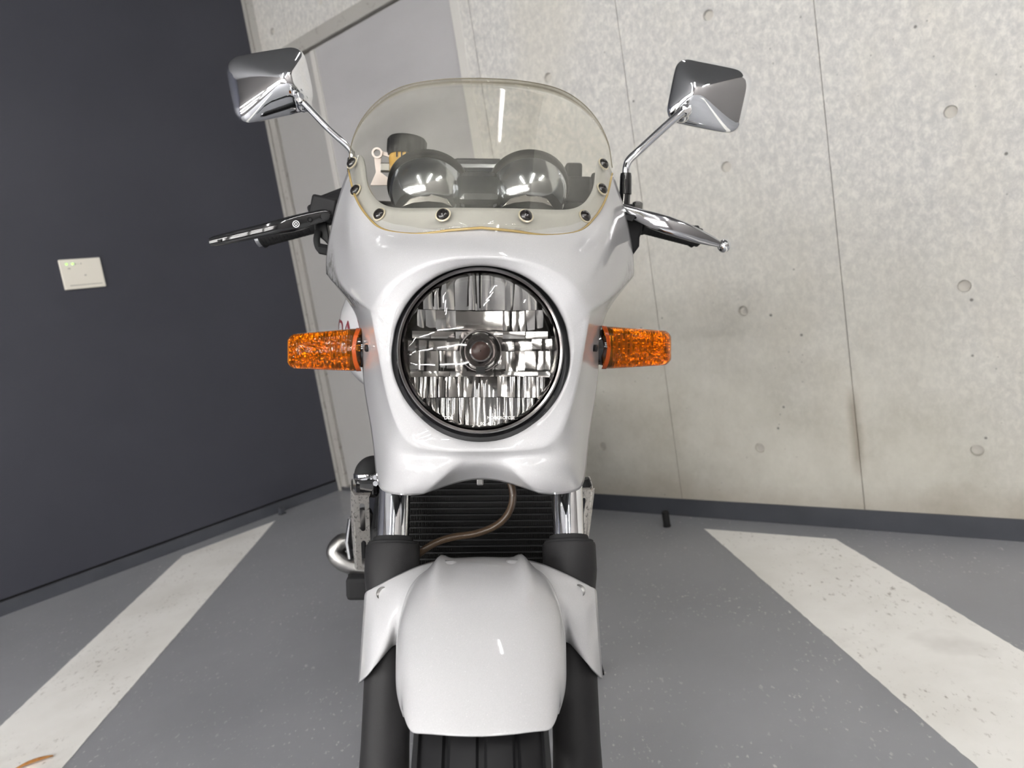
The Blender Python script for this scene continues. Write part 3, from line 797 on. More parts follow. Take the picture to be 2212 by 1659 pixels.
# fork covers of the fender (the flares in front of the legs)
FL = [
 [(249, 1272, .106), (225, 1261, .092), (202, 1248, .084), (172, 1234, .082), (140, 1220, .090), (112, 1211, .104), (84, 1208, .112), (50, 1207, .118)],
 [(250, 1280, .102), (226, 1271, .084), (203, 1260, .074), (176, 1248, .068), (146, 1236, .068), (120, 1228, .076), (92, 1222, .090), (55, 1220, .100)],
 [(252, 1318, .090), (231, 1314, .062), (210, 1308, .050), (186, 1296, .038), (178, 1288, .034), (160, 1280, .022), (130, 1274, .020), (90, 1272, .030)],
 [(256, 1362, .082), (235, 1359, .050), (213, 1356, .040), (193, 1350, .032), (184, 1348, .036), (174, 1346, .030), (150, 1344, .02), (120, 1344, .03)],
 [(259, 1410, .078), (240, 1404, .044), (216, 1398, .034), (199, 1387, .034), (190, 1378, .046), (182, 1372, .044), (160, 1372, .03), (130, 1372, .03)],
 [(261, 1445, .076), (246, 1434, .040), (222, 1416, .032), (204, 1400, .036), (192, 1389, .052), (184, 1383, .056), (165, 1382, .04), (140, 1382, .04)],
 [(263, 1466, .074), (248, 1453, .040), (226, 1431, .034), (205, 1406, .040), (193, 1392, .058), (186, 1387, .062), (168, 1386, .05), (140, 1386, .05)],
]
from mathutils.bvhtree import BVHTree
fbvh = BVHTree.FromObject(fen, bpy.context.evaluated_depsgraph_get())
def on_blade(dx, y, lift):
    p = S(dx, y, .2); d = (p - CAM).normalized(); h = fbvh.ray_cast(CAM, d)
    return None if h[0] is None else h[0].y - lift
for r_, row in enumerate(FL):
    for c_, (dx, y, Yv) in enumerate(row):
        if r_ <= 2 and c_ >= 3:
            lift = (.004, .003, .001, -.001, -.004)[c_ - 3] if r_ else (.002, .001, .0, -.002, -.004)[c_ - 3]
            h = on_blade(dx, y + (4 if r_ == 0 else 0), lift)
            if h is not None: row[c_] = (dx, y, min(Yv, h) if c_ < 6 else h)
for sgn in (1, -1):
    rows = [[S(*q) for q in r] for r in FL]
    if sgn < 0: rows = [[mir(p) for p in r] for r in rows]
    mb = MB(); mb.grid(rows); o = part('fork_cover', mb, M['pearl'], fen, smooth=180, fix=False); orient(o, (0, -1, 0))
    at = o.data.attributes.new('crease_edge', 'FLOAT', 'EDGE')
    n = 8
    cs = set()
    for i in range(len(rows) - 1): cs.add(frozenset((i * n, i * n + n)))
    for j in range(n - 1): cs.add(frozenset(((len(rows) - 1) * n + j, (len(rows) - 1) * n + j + 1)))
    for e in o.data.edges:
        if frozenset(e.vertices) in cs: at.data[e.index].value = .6
    q = o.modifiers.new('sub', 'SUBSURF'); q.levels = 2; q.render_levels = 2
    q = o.modifiers.new('solid', 'SOLIDIFY'); q.thickness = .0028; q.offset = -1
    c = S(212, 1276, .074); 
    if sgn < 0: c = mir(c)
    nn = V((sgn * .25, -.8, .5)).normalized()
    mb = MB(); mb.lathe([(.0078, .0), (.0072, .0016), (.0045, -.001), (.0001, -.0015)], c, nn, 20); part('fender_bolt', mb, M['cast'], fen, smooth=50)

# ------------------------------------------------ bars, levers, mirrors
def pp(l): return [P(*q) for q in l]
# handlebar
mb = MB(); mb.tube(crom(pp([(560, 511, .43), (690, 478, .42), (790, 450, .42), (900, 455, .36), (1040, 462, .34), (1180, 455, .36), (1290, 450, .42), (1390, 482, .42), (1508, 512, .43)]), 5), .011, 14); part('handlebar', mb, M['black'], smooth=60)
for a, b, end in (((690, 478, .42), (566, 511, .43), 1), ((1385, 481, .42), (1500, 511, .43), 0)):
    p, q = P(*a), P(*b); d = q - p
    prof = [(.0165, 0), (.019, .002), (.019, .006)]
    n = 14
    for i in range(n): 
        t = .01 + (d.length - .012) * i / n; prof += [(.0168, t), (.0168, t + .004), (.0160, t + .0045), (.0160, t + .0075)]
    prof += [(.0175, d.length - .004), (.0185, d.length)]
    mb = MB(); mb.lathe(prof, p, d, 28, True, True); part('handlebar_grip', mb, M['rubber'], smooth=35)
    mb = MB(); mb.lathe([(.0125, 0), (.0155, .002), (.0155, .008), (.012, .011)], q, d, 24, True, True); part('bar_end', mb, M['alu'] if end else M['black'], smooth=40)
# brake lever
def lever(name, pts, hh, tt, mt):
    """flat bar along pts, half heights hh (photo px), half thickness tt in metres"""
    ps = pp(pts); rings = []
    for i, p in enumerate(ps):
        t = (ps[min(i + 1, len(ps) - 1)] - ps[max(i - 1, 0)]).normalized()
        a = (V((0, 0, 1)) - t * t.z).normalized(); b = t.cross(a); h = px2m(p, hh[i]); q = tt[i] if isinstance(tt, (list, tuple)) else tt
        ring = []
        for k in range(16):
            an = 2 * pi * k / 16; cc, ss = cos(an), sin(an)
            ring.append(p + a * h * math.copysign(abs(cc) ** .6, cc) + b * q * math.copysign(abs(ss) ** .6, ss))
        rings.append(ring)
    mb = MB(); mb.loft(rings, True, True, True); return part(name, mb, mt, smooth=45)
bl_ = lever('brake_lever', [(712, 462, .375), (700, 465, .372), (672, 472, .368), (650, 479, .362), (630, 484, .356), (590, 493, .350), (550, 502, .350), (515, 510, .356), (485, 517, .364), (466, 521, .370), (458, 523, .372)],
      [8, 13, 15, 17, 17, 15, 13.5, 12.5, 12, 11, 9], .007, M['gloss'])
for px, py, r in ((703, 467, .0068), (669, 475, .0042)):
    p = P(px, py, .361); mb = MB(); mb.lathe([(r, -.004), (r, .0018), (r * .8, .0026), (r * (.5 if r < .005 else .02), .0026 if r > .005 else .001)], p, (0, -1, .1), 20, True, True); part('lever_pivot', mb, M['matte'], bl_, smooth=40)
p = P(639.5, 484, .3485); mb = MB()
for r in (.0052, .0026): 
    mb.lathe([(r, 0), (r, .0006), (r - .0011, .0006), (r - .0011, 0)], p, (0, -1, .06), 24)
part('ring_emblem', mb, M['white_print'], bl_, smooth=None)
for px in (474, 492):
    mb = MB(); mb.box(P(px, 520 if px < 480 else 508, .357), (.006, .003, .004)); part('tip_slot', mb, M['alu'] if px > 480 else M['hole'], bl_, smooth=None, bevel=.001)
# front master cylinder and right switch
p = P(700, 458, .41)
mb = MB(); mb.box(P(705, 452, .40), (.040, .05, .034), Matrix.Rotation(R(12), 3, 'Y')); mb.tube(pp([(672, 468, .405), (725, 446, .41), (752, 438, .415)]), [.017, .021, .020], 18); part('brake_master_cylinder', mb, M['matte'], smooth=40, bevel=.004)
mb = MB(); mb.tube(pp([(690, 452, .43), (760, 428, .435)]), [.019, .021], 18); part('switch_housing', mb, M['matte'], smooth=40)
mb = MB(); mb.tube(pp([(713, 426, .43), (728, 421, .43), (736, 418, .43)]), [.0055, .0065, .006], 10); part('stop_switch', mb, M['red'], smooth=60)
mb = MB(); mb.prism(pp([(678, 480, .40), (706, 480, .40), (714, 535, .40), (700, 520, .40), (690, 512, .40), (680, 506, .40)]), (0, .016, 0)); part('lever_perch', mb, M['black'], smooth=None, bevel=.002)
mb = MB(); mb.tube(crom(pp([(687, 500, .395), (684, 520, .39), (690, 538, .39), (706, 543, .392), (722, 536, .40)]), 4), .0052, 10); part('brake_hose', mb, M['rubber'], smooth=60)
mb = MB(); mb.lathe([(.0075, -.008), (.0085, -.006), (.0085, .006), (.0075, .008)], P(700, 539, .39), (1, 0, -.2), 6, True, True); part('hose_fitting', mb, M['matte'], smooth=None)
# clutch lever
cl = lever('clutch_lever', [(1344, 452, .378), (1362, 458, .374), (1385, 467, .368), (1412, 477, .358), (1440, 486, .352), (1475, 498, .350), (1510, 511, .354), (1535, 520, .360), (1552, 527, .364)],
      [11, 12, 15, 18, 19, 18, 15, 11, 7], [.006, .007, .008, .008, .008, .0075, .0065, .0055, .005], M['alu'])
mb = MB(); mb.ball(P(1564, 531, .366), .0108, 24); part('lever_ball', mb, M['chrome'], cl, smooth=180)
mb = MB(); mb.prism(pp([(1344, 462, .362), (1368, 464, .360), (1372, 470, .359), (1366, 479, .360), (1346, 474, .362)]), (0, .006, 0)); part('lever_pivot', mb, M['black'], cl, smooth=None, bevel=.001)
mb = MB(); mb.prism(pp([(1340, 470, .385), (1390, 478, .385), (1388, 500, .385), (1383, 512, .385), (1382, 532, .385), (1366, 554, .385), (1340, 558, .385)]), (0, .03, 0)); part('switch_housing', mb, M['matte'], smooth=None, bevel=.004)
mb = MB(); mb.prism(pp([(1340, 440, .385), (1366, 440, .385), (1398, 455, .385), (1396, 468, .385), (1340, 462, .385)]), (0, .03, 0)); part('clutch_perch', mb, M['black'], smooth=None, bevel=.003)
mb = MB(); mb.lathe([(.008, -.006), (.008, .004), (.005, .006)], P(1377, 444, .39), (0, -.4, 1), 6, True, True); part('perch_bolt', mb, M['cast'], smooth=None)

# mirrors
def mirror(outline, yb, apex, ball, stem, stem_r, boot, post_, label):
    e = bpy.data.objects.new('mirror', None); C.objects.link(e); e.parent = root; e['label'] = label
    ol = []
    n = len(outline)
    for i in range(n):                                   # round the corners of the outline
        a, b, c = [V((*outline[(i + k) % n][:2], 0)) for k in (-1, 0, 1)]; r = outline[i][2]
        d1 = (a - b).normalized(); d2 = (c - b).normalized()
        for k in range(7):
            t = k / 6; q = (1 - t) ** 2 * (b + d1 * r) + 2 * t * (1 - t) * b + t * t * (b + d2 * r); ol.append(q)
    A = V((*apex[:2], 0))
    def ring(f, Y, up=0):
        out = []
        for q in ol:
            g = A + (q - A) * f
            e_ = A + (q - A).normalized() * 62 * f; k_ = max(0, min(.75, (.75 - f) * 1.3)); g = g.lerp(e_, k_)
            out.append(P(g.x, g.y, Y))
        return out
    D = apex[2]
    rings = [ring(.97, yb + .004), ring(1.0, yb), ring(.985, yb - .0065), ring(.93, yb - .0105), ring(.64, yb - D * .60), ring(.38, yb - D * .85), ring(.18, yb - D * .97)]
    mb = MB(); mb.loft(rings, True, False, True)
    h = part('mirror_shell', mb, M['chrome'], e, smooth=180); h.modifiers.new('sub', 'SUBSURF').render_levels = 1
    mb = MB(); mb.loft([ring(.97, yb + .003), ring(.9, yb + .0035)], True, False, True); part('mirror_glass', mb, M['mirror_glass'], e, smooth=60)
    bp = P(*ball); mb = MB(); mb.lathe([(.0001, .012), (.007, .011), (.0095, .006), (.0098, 0), (.0085, -.006), (.0115, -.009), (.0125, -.014), (.012, -.02)], bp, (0, -1, .1), 24); part('mirror_joint', mb, M['chrome'], e, smooth=50)
    mb = MB(); mb.tube(crom(pp(stem), 5), stem_r, 16); part('mirror_stem', mb, M['chrome'], e, smooth=60)
    if boot:
        a, b = P(*boot[0]), P(*boot[1]); d = b - a; L = d.length
        mb = MB(); mb.lathe([(.006, 0), (.0085, .001), (.0094, .006), (.0098, L * .8), (.0100, L * .97), (.0090, L)], a, d, 24, True, True); part('rubber_boot', mb, M['gloss'], e, smooth=40)
        a, b = P(*post_[0]), P(*post_[1]); mb = MB(); mb.tube([a, b], [.0088, .0088], 20); part('mirror_post', mb, M['gloss'], e, smooth=40)
mirror([(482, 125, 40), (655, 96, 38), (686, 238, 50), (510, 274, 42)], .455, (612, 168, .047), (651, 216, .405),
       [(652, 218, .40), (668, 234, .402), (712, 280, .408), (748, 312, .414), (760, 328, .418), (763, 350, .42)], .0052,
       [(763, 340, .42), (764, 385, .42)], [(764, 380, .42), (765, 425, .42)], 'chrome mirror on the left of the photo')
mirror([(1462, 120, 36), (1634, 152, 46), (1601, 296, 46), (1434, 262, 36)], .455, (1508, 192, .037), (1480, 240, .405),
       [(1478, 240, .40), (1464, 250, .40), (1430, 280, .404), (1380, 326, .41), (1360, 345, .414), (1354, 360, .418), (1352, 380, .42)], .0066,
       [(1352, 373, .42), (1351, 421, .42)], [(1350, 418, .42), (1348, 455, .42)], 'chrome mirror on the right of the photo')

# gauges
gz = V((0, -.72, -.69)).normalized()                      # towards the bottom of the pods
for cx in (925, 1142):
    c = P(cx, 408, .31)
    e = bpy.data.objects.new('gauge', None); C.objects.link(e); e.parent = root
    mb = MB(); mb.lathe([(.0560, -.012), (.0585, -.010), (.0590, .0), (.0570, .004), (.0545, .006)], c, gz, 56); part('gauge_rim', mb, M['black'], e, smooth=40)
    mb = MB(); mb.lathe([(.0552, .004), (.0545, .014), (.0520, .026), (.0470, .038), (.0395, .048), (.0290, .056), (.016, .061), (.0001, .063)], c, gz, 56); part('gauge_housing', mb, M['gauge_chrome'], e, smooth=30)
    mb = MB(); mb.lathe([(.0555, -.009), (.0001, -.010)], c, gz, 48); part('gauge_cover', mb, M['gauge_glass'], e, smooth=40)
    mb = MB(); mb.lathe([(.0540, -.001), (.0001, -.001)], c, gz, 48); part('gauge_dial', mb, M['black'], e, smooth=40)
    mb = MB(); mb.prism(pp([(cx - 60, 448, .25), (cx - 40, 428, .25), (cx, 416, .25), (cx + 40, 428, .25), (cx + 54, 448, .25), (cx + 30, 440, .25), (cx, 437, .25), (cx - 30, 440, .25)]), (0, .004, -.002)); part('gauge_bracket', mb, M['alu'], e, smooth=60, bevel=.0015)
mb = MB(); mb.box(P(1034, 372, .315), (.075, .04, .022), Matrix.Rotation(-R(35), 3, 'X')); part('gauge_bridge', mb, M['gauge_chrome'], smooth=None, bevel=.007)
mb = MB(); mb.box(P(1034, 412, .285), (.062, .03, .05), Matrix.Rotation(-R(25), 3, 'X')); part('warning_lamp_block', mb, mat('dark_chrome', (.22, .24, .27), .12, 1), smooth=None, bevel=.011)
mb = MB(); mb.box(P(1035, 440, .31), (.24, .04, .05)); part('gauge_stay', mb, M['inner'], smooth=None, bevel=.006)

# brake fluid reservoir
e = bpy.data.objects.new('brake_fluid_reservoir', None); C.objects.link(e); e.parent = root
c = P(878, 334, .425); up = V((.06, .12, 1)).normalized()
prof = [(.0345, .0), (.0345, .001)]
mb = MB(); seg = 72; ax = up; a = ax.orthogonal().normalized(); b = ax.cross(a); rings = []
for r, h in ((.029, -.004), (.0300, 0), (.0308, .004), (.0308, .020), (.029, .024), (.016, .026)):
    rings.append([c + ax * (h) + (a * cos(2 * pi * k / seg) + b * sin(2 * pi * k / seg)) * (r + (.0008 if (k // 2) % 2 and .001 < h < .022 else 0)) for k in range(seg)])
mb.loft(rings, True, True, True); part('reservoir_cap', mb, M['black'], e, smooth=40)
mb = MB(); mb.lathe([(.0265, -.003), (.0275, -.008), (.0245, -.030), (.020, -.046), (.008, -.055)], c, up, 36, False, True); part('reservoir_body', mb, M['amber_body'], e, smooth=50)
for k in range(9):
    an = R(200 + k * 16); q = c + (a * cos(an) + b * sin(an)) * .0285 - up * .006
    mb = MB(); mb.box(q, (.002, .002, .013)); part('cap_rib', mb, M['black'], e, smooth=None)
mb = MB(); mb.lathe([(.0055, -.003), (.0085, -.003), (.0085, .003), (.0055, .003), (.0055, -.003)], P(815, 331, .42), (0, -1, 0), 24)
mb.prism(pp([(808, 341, .42), (823, 341, .42), (822, 372, .42), (838, 384, .42), (848, 400, .42), (800, 400, .42), (812, 372, .42)]), (0, .006, 0))
mb.prism(pp([(824, 326, .421), (845, 332, .421), (843, 340, .421), (824, 334, .421)]), (0, .005, 0)); part('reservoir_bracket', mb, M['ptwhite'], e, smooth=40)
mb = MB(); mb.box(P(833, 362, .425), (.016, .012, .014)); part('clamp_block', mb, M['cast'], e, smooth=None, bevel=.002)
# control cluster seen through the right of the screen
mb = MB(); mb.box(P(1238, 378, .42), (.026, .03, .034)); mb.box(P(1245, 415, .41), (.045, .03, .045)); part('clutch_switch', mb, M['matte'], smooth=None, bevel=.004)
mb = MB(); mb.tube(crom(pp([(1268, 420, .40), (1278, 400, .42), (1285, 380, .44)]), 4), .006, 10); part('clutch_cable', mb, M['rubber'], smooth=60)

# turn signals
def signal(sgn, x_in, x_out, yt, yb_, label):
    e = bpy.data.objects.new('turn_signal', None); C.objects.link(e); e.parent = root; e['label'] = label
    Yc = .215
    tp = lambda t: t
    def section(t, grow=0.0, dy=0.0, front=.028, backd=.024):
        x = x_in + (x_out - x_in) * t
        hh = (46 - 9 * max(0, (t - .12)) - 1.2 * t) * (1 if t < .9 else math.sqrt(max(0, 1 - ((t - .9) / .1) ** 2 * .55))) + grow
        yc = (yt + yb_) / 2 + (4 * t if sgn < 0 else 1 * t)
        th = (1 if t < .86 else math.sqrt(max(0.02, 1 - ((t - .86) / .14) ** 2 * .8)))
        ring = []
        for k in range(28):
            an = 2 * pi * k / 28; cc, ss = cos(an), sin(an)
            yy = math.copysign(abs(ss) ** .45, ss) * hh; dd = math.copysign(abs(cc) ** .7, cc)
            Yv = Yc + dy - (front if dd > 0 else backd) * dd * th + .016 * t
            bow = 13 * (1 - (yy / max(hh, 1)) ** 2) * (1 - min(1, max(t, 0) * 3)) * (x_out - x_in) / abs(x_out - x_in)
            ring.append(P(x + bow, yc + yy, Yv))
        return ring
    mb = MB(); mb.loft([section(t) for t in (0, .02, .06, .15, .3, .45, .6, .75, .86, .92, .96, .985, 1.0)], True, True, True)
    o = part('signal_lens', mb, M['amber'], e, smooth=50)
    mb = MB(); mb.loft([section(t, 1.0) for t in (-.004, .0, .055, .062)], True); part('lens_rim', mb, M['amber_frame'], e, smooth=50, solid=.001)
    # ribbed reflector inside
    mb = MB(); rows = []
    for i in range(49):
        t = .06 + .86 * i / 48; s = section(t); c = sum(s, V()) / len(s); row = []
        for q in (-.8, -.45, -.1, .25, .6, .85):
            hh = (s[7] - s[21]).length / 2
            p = c + (s[7] - s[21]).normalized() * hh * q + V((0, .004 + .0035 * (1 if i % 2 else -1) - .008 * q * q, 0)); row.append(p)
        rows.append(row)
    mb.grid(rows); part('signal_reflector', mb, M['amber_core'], e, smooth=20, solid=.002)
    c = P(x_in + (x_out - x_in) * .30, (yt + yb_) / 2 - 12, Yc - .002)
    mb = MB(); 
    for i in range(4):
        q = P(x_in + (x_out - x_in) * (.20 + .07 * i), (yt + yb_) / 2 - 8, Yc - .016); mb.box(q, (.0028, .003, .026))
    part('signal_bulb', mb, mat('bulb_orange', (.25, .10, .02), .2), e)
    # housing and stem
    mb = MB(); xs = [(x_in + (x_out - x_in) * f, g) for f, g in ((.14, 38), (.04, 40), (-.03, 38), (-.08, 35))]
    rings = []
    for x, hh in xs:
        ring = []
        for k in range(24):
            an = 2 * pi * k / 24; ring.append(P(x, (yt + yb_) / 2 + hh * math.copysign(abs(sin(an)) ** .8, sin(an)), Yc + .004 - .018 * cos(an)))
        rings.append(ring)
    mb.loft(rings, True, False, True); part('signal_stem', mb, M['gloss'], e, smooth=40)
    mb = MB(); mb.lathe([(.0045, 0), (.0045, .004), (.002, .005)], P(1039.5 + sgn * 243, 752, .135), (sgn * .8, -.6, 0), 16, True, True); part('signal_bolt', mb, M['black'], e)
signal(-1, 780, 621, 709, 801, 'amber turn signal in front of the navy wall')
signal(1, 1300, 1450, 706, 795, 'amber turn signal in front of the concrete wall')

# ------------------------------------------------ radiator and its fittings (frame of the machine: turned a little from the fork)
radi = bpy.data.objects.new('radiator', None); C.objects.link(radi); radi.parent = root
RC = P(1032, 1125, .30)
rt = Matrix.Rotation(-R(12), 3, 'X')
def RD(x, y, z): return RC + rt @ V((x, y, z))
mb = MB(); mb.box(RC + rt @ V((0, .018, -.045)), (.268, .022, .24), rt); part('radiator_core', mb, M['alublack'], radi, smooth=None)
m0 = None
for i in range(24):
    if m0 is None:
        mb = MB(); mb.box((0, 0, 0), (.268, .012, .0022)); m0 = obj('cooling_fin', mb, M['finmetal'], radi, smooth=None); o = m0
    else: o = copy(m0, radi)
    mm = rt.to_4x4(); mm.translation = RD(0, .004, -.16 + i * .0094); o.matrix_basis = mm
mb = MB(); rng = random.Random(5)
for i in range(23):
    for k in range(95):
        x = -.133 + .266 * k / 94 + rng.uniform(-.0004, .0004); mb.box(RD(x, .0075, -.1553 + i * .0094), (.0005, .006, .0080), rt)
o = part('cooling_mesh', mb, M['alublack'], radi, smooth=None, fix=False); o['kind'] = 'stuff'
for sx in (-1, 1):
    mb = MB(); mb.box(RD(sx * .142, .016, -.075), (.022, .030, .20), rt); part('radiator_tank', mb, M['black'], radi, smooth=None, bevel=.006)
# filler neck block and hose on the left of the photo
mb = MB(); mb.box(P(796, 1050, .315), (.034, .035, .030)); part('hose_socket', mb, M['gloss'], radi, smooth=None, bevel=.007)
mb = MB(); mb.tube(crom(pp([(795, 1036, .315), (793, 1026, .318), (797, 1016, .322), (808, 1011, .328), (828, 1012, .335), (850, 1018, .34)]), 5), .0195, 20); part('radiator_hose', mb, M['rubber'], radi, smooth=60)
mb = MB(); mb.lathe([(.0203, -.004), (.0206, -.003), (.0206, .003), (.0203, .004)], P(793.5, 1027, .318), (-.05, .1, 1), 28); part('hose_clamp', mb, M['alu'], radi, smooth=40)
for yy in (1030, 1043):
    mb = MB(); mb.lathe([(.0042, -.004), (.0042, .004)], P(812, yy, .295), (0, -1, 0), 6, True, True); part('socket_bolt', mb, M['alu'], radi, smooth=None)
mb = MB(); mb.tube(pp([(1262, 1034, .32), (1266, 1054, .32)]), [.008, .010], 18); part('hose_socket', mb, M['black'], radi, smooth=50)
# slotted brackets
def slotted(sgn, label):
    e = bpy.data.objects.new('radiator_bracket', None); C.objects.link(e); e.parent = root; e['label'] = label
    mb = MB()
    def Q(u, v, d=0.0):                                  # plate coordinates: u across 0..1, v down 0..1
        if sgn < 0: x = 763 + (797 - 763) * u + (8 - 3 * u) * v; y = 1073 + 158 * v; Y = .275 + .008 * u
        else: x = 1277 - 26 * u - 16 * v - 3 * v; y = 1062 + 150 * v; Y = .30 - .02 * u
        return P(x, y, Y + d)
    th = .0025
    for v0, v1, s0, s1 in ((0, .54, .09, .47), (.54, 1.0, .60, .95)):
        outer, inner = [], []
        nn = 24; uc = .54
        for k in range(nn):
            an = 2 * pi * k / nn; c_, s_ = cos(an), sin(an)
            r = .17; rv = r * 34 / 158
            iv = (s0 + rv if s_ < 0 else s1 - rv) + s_ * rv; iu = uc + c_ * r; inner.append((iu, iv))
            t = min(((1 - uc) if c_ > 0 else uc) / max(abs(c_), 1e-6), .5 / max(abs(s_), 1e-6)); outer.append([uc + c_ * t, (v0 + v1) / 2 + s_ * t * (v1 - v0)])
        for cu, cv in ((0, v0), (0, v1), (1, v0), (1, v1)):
            k = min(range(nn), key=lambda i: (outer[i][0] - cu) ** 2 + ((outer[i][1] - cv) * 2) ** 2); outer[k] = [cu, cv]
        mb.loft([[Q(u, v, th) for u, v in inner], [Q(u, v) for u, v in inner], [Q(u, v) for u, v in outer], [Q(u, v, th) for u, v in outer], [Q(u, v, th) for u, v in inner]], True)
    part('slotted_plate', mb, M['steel'], e, smooth=None)
    mb = MB()
    if sgn < 0: pr = pp([(756, 1040, .30), (757, 1062, .285), (765, 1073, .276), (798, 1073, .282)])
    else: pr = pp([(1276, 1034, .33), (1281, 1052, .312), (1277, 1062, .300), (1251, 1062, .280)])
    top = [p + V((0, 0, .0012)) for p in pr]; 
    mb.loft([[p for p in pr], [p + V((0, .012, .001)) for p in pr]], False); o = part('bent_flange', mb, M['steel'], e, smooth=None, solid=.0022)
    mb = MB()
    if sgn < 0: rows = [[P(757, 1063, .286), P(764, 1074, .276)], [P(759, 1140, .286), P(766, 1150, .276)], [P(766, 1226, .286), P(771, 1232, .276)]]
    else: rows = [[P(1282, 1054, .312), P(1277, 1062, .300)], [P(1273, 1130, .312), P(1268, 1135, .300)], [P(1262, 1205, .312), P(1258, 1212, .300)]]
    mb.grid(rows); part('side_flange', mb, M['steel'], e, smooth=None, solid=.0022)
    return e
slotted(-1, 'slotted steel bracket beside the black hose')
slotted(1, 'slotted steel bracket seen nearly edge-on')
mb = MB(); mb.tube(crom(pp([(1092, 1020, .20), (1104, 1046, .19), (1108, 1078, .185), (1096, 1112, .18), (1070, 1136, .18), (1030, 1152, .18), (980, 1160, .18), (940, 1173, .175), (905, 1196, .17), (880, 1222, .17)]), 5), .0050, 12); part('breather_hose', mb, M['hose'], smooth=60)
mb = MB(); mb.box(P(1037, 1037, .13), (.009, .012, .012)); part('fairing_tab', mb, M['cast'], smooth=None, bevel=.002)

# exhaust, engine, frame, tank, seat, rear: the machine behind the fork, turned 6 degrees about the steering head
yaw = Matrix.Rotation(R(6), 3, 'Z'); piv = V((0, .18, 0))
def BY(x, y, z): return piv + yaw @ (V((x, y, z)) - piv)
def pB(l): return [BY(*q) for q in l]
mb = MB(); mb.tube(crom(pp([(792, 1110, .50), (764, 1163, .47), (738, 1172, .46), (724, 1192, .455), (738, 1212, .45), (770, 1224, .45), (810, 1228, .45)]), 6), .0155, 16); part('exhaust_pipe', mb, M['cast'], smooth=60)
mb = MB(); mb.tube(pp([(757, 1120, .44), (751, 1170, .44), (757, 1206, .44)]), [.0045, .005, .0045], 12); part('engine_rod', mb, M['alu'], smooth=60)
mb = MB(); mb.box(P(778, 1262, .44), (.042, .05, .042)); mb.box(P(806, 1264, .44), (.03, .03, .03)); part('rubber_block', mb, M['rubber'], smooth=None, bevel=.008)
mb = MB(); mb.box(BY(0, .58, .40), (.32, .36, .26), yaw); mb.box(BY(.01, .52, .56), (.25, .22, .14), yaw); mb.box(BY(0, .60, .28), (.26, .30, .10), yaw)
for sx in (-1, 1): mb.lathe([(.085, 0), (.085, .03), (.07, .045)], BY(sx * .17, .66, .40), yaw @ V((sx, 0, 0)), 32, True, True)
part('engine', mb, M['matte'], smooth=40, bevel=.012)
for k, x in enumerate((-.10, -.035, .035, .10)):
    mb = MB(); mb.tube(crom(pB([(x, .42, .50), (x, .37, .44), (x * .9, .38, .32), (x * .6, .46, .24), (x * .4, .62, .22)]), 5), .017, 14); part('exhaust_header', mb, M['cast'], smooth=60)
mb = MB(); mb.tube(pB([(-.12, .62, .22), (-.16, .95, .28), (-.17, 1.35, .36)]), [.03, .05, .052], 20); part('muffler', mb, M['alu'], smooth=50)
mb = MB()
for sx in (-1, 1):
    mb.tube(crom(pB([(sx * .03, .27, .82), (sx * .10, .36, .70), (sx * .14, .42, .50), (sx * .14, .45, .30)]), 4), .016, 12)
    mb.tube(crom(pB([(sx * .04, .28, .84), (sx * .13, .6, .78), (sx * .14, .95, .72), (sx * .12, 1.35, .78)]), 4), .016, 12)
    mb.tube(crom(pB([(sx * .14, .95, .72), (sx * .15, .9, .5), (sx * .13, .88, .35)]), 4), .018, 12)
    mb.box(BY(sx * .12, 1.13, .32), (.03, .50, .05), yaw)
mb.tube(pB([(0, .26, .74), (0, .31, .92)]), .034, 20)
part('frame', mb, M['matte'], smooth=50)
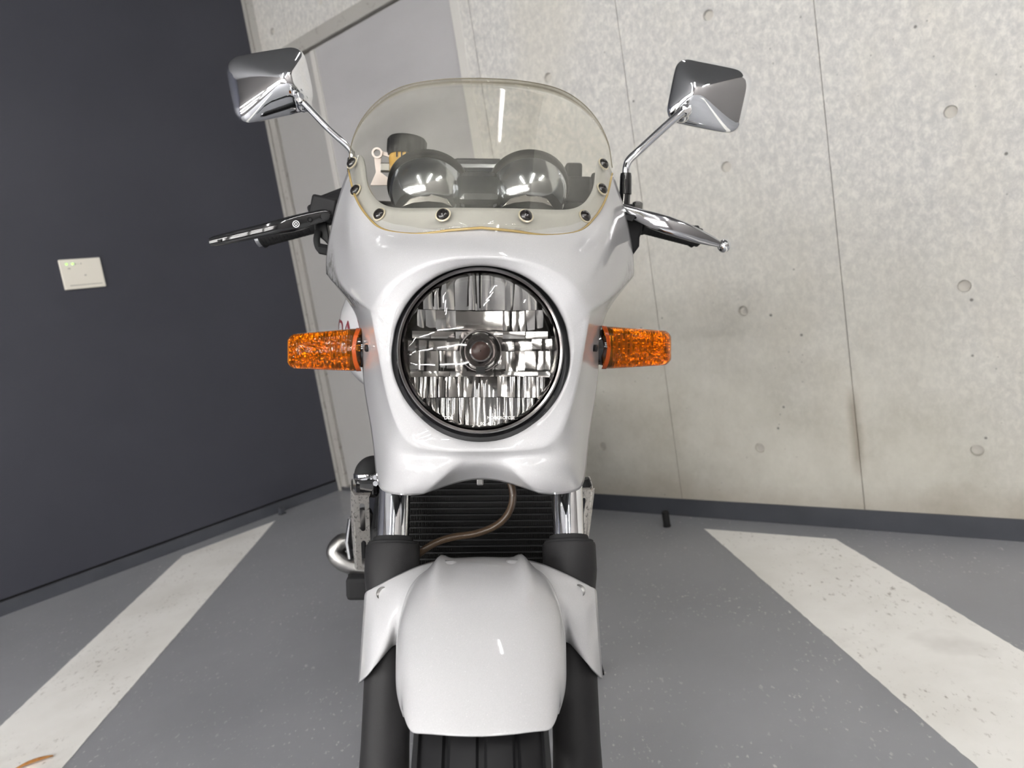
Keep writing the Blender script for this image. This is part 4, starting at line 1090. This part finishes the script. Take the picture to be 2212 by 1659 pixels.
# tank
rings = []
for y, hw, zb, zt in ((.36, .05, .76, .88), (.40, .135, .74, .95), (.46, .205, .72, .985), (.54, .226, .715, 1.0), (.64, .20, .72, .985), (.74, .145, .73, .95), (.82, .10, .75, .90), (.85, .06, .77, .87)):
    ring = []
    for k in range(24):
        an = 2 * pi * k / 24; c_, s_ = cos(an), sin(an); zc = (zb + zt) / 2
        ring.append(BY(hw * math.copysign(abs(c_) ** .7, c_) * (1 - .18 * max(0, s_)), y, zc + (zt - zb) / 2 * math.copysign(abs(s_) ** .75, s_)))
    rings.append(ring)
mb = MB(); mb.loft(rings, True, True, True); tank = part('fuel_tank', mb, M['pearl'], smooth=180, sub=1)
dg = bpy.context.evaluated_depsgraph_get(); bvh = BVHTree.FromObject(tank, dg)
for sgn in (-1, 1):
    tx = text('HONDA', .046, BY(sgn * .40, .535, .848), M['letter'], tank, yaw @ V((0, -sgn * -1.0, 0)) if sgn > 0 else yaw @ V((0, -1, 0)), (0, 0, 1), 'tank_lettering', .0)
    mw = tx.matrix_basis.copy(); dirn = yaw @ V((-sgn, 0, 0))
    bm = bmesh.new(); bm.from_mesh(tx.data); bmesh.ops.subdivide_edges(bm, edges=bm.edges, cuts=2, use_grid_fill=True)
    for v in bm.verts:
        q = mw @ v.co; h = bvh.ray_cast(q, dirn)
        if h[0] is not None: v.co = h[0] - dirn * .0008
        else: v.co = q + dirn * .2
    bm.to_mesh(tx.data); bm.free(); tx.matrix_basis = Matrix.Identity(4)
mb = MB(); rings = []
for y, hw, zb, zt in ((.80, .09, .76, .82), (.90, .125, .75, .815), (1.05, .14, .75, .815), (1.25, .125, .77, .845), (1.45, .10, .80, .865), (1.52, .07, .82, .855)):
    ring = []
    for k in range(20):
        an = 2 * pi * k / 20; c_, s_ = cos(an), sin(an); ring.append(BY(hw * math.copysign(abs(c_) ** .6, c_), y, (zb + zt) / 2 + (zt - zb) / 2 * math.copysign(abs(s_) ** .6, s_)))
    rings.append(ring)
mb.loft(rings, True, True, True); part('seat', mb, M['seat'], smooth=180, sub=1)
mb = MB(); rings = []
for y, hw, zb, zt in ((1.0, .14, .66, .755), (1.25, .13, .70, .78), (1.5, .10, .76, .83), (1.66, .05, .80, .84)):
    ring = []
    for k in range(20):
        an = 2 * pi * k / 20; c_, s_ = cos(an), sin(an); ring.append(BY(hw * math.copysign(abs(c_) ** .6, c_), y, (zb + zt) / 2 + (zt - zb) / 2 * math.copysign(abs(s_) ** .6, s_)))
    rings.append(ring)
mb.loft(rings, True, True, True); part('tail_cowl', mb, M['pearl'], smooth=180, sub=1)
rw = bpy.data.objects.new('rear_wheel', None); C.objects.link(rw); rw.parent = root
rc = BY(0, 1.40, .292)
tyre('tyre', rc, .300, .158, (-.2, .2), rw, yaw @ V((1, 0, 0)))
mb = MB(); mb.lathe([(.216, -.07), (.20, -.05), (.19, 0), (.20, .05), (.216, .07)], rc, yaw @ V((1, 0, 0)), 64); mb.lathe([(.19, -.012), (.05, -.03), (.05, .03), (.19, .012)], rc, yaw @ V((1, 0, 0)), 64, True, True); part('wheel_rim', mb, bpy.data.materials['wheel_paint'], rw, smooth=35)
# side stand to the ground on the left side of the machine
f0 = LM.inverted() @ V((.26, .78, .012)); f1 = BY(.13, .66, .27)
mb = MB(); mb.tube([f1, f0], [.013, .010], 14); mb.box(f0, (.05, .035, .012), Matrix.Rotation(-LEAN, 3, 'Y')); part('side_stand', mb, M['black'], smooth=50)
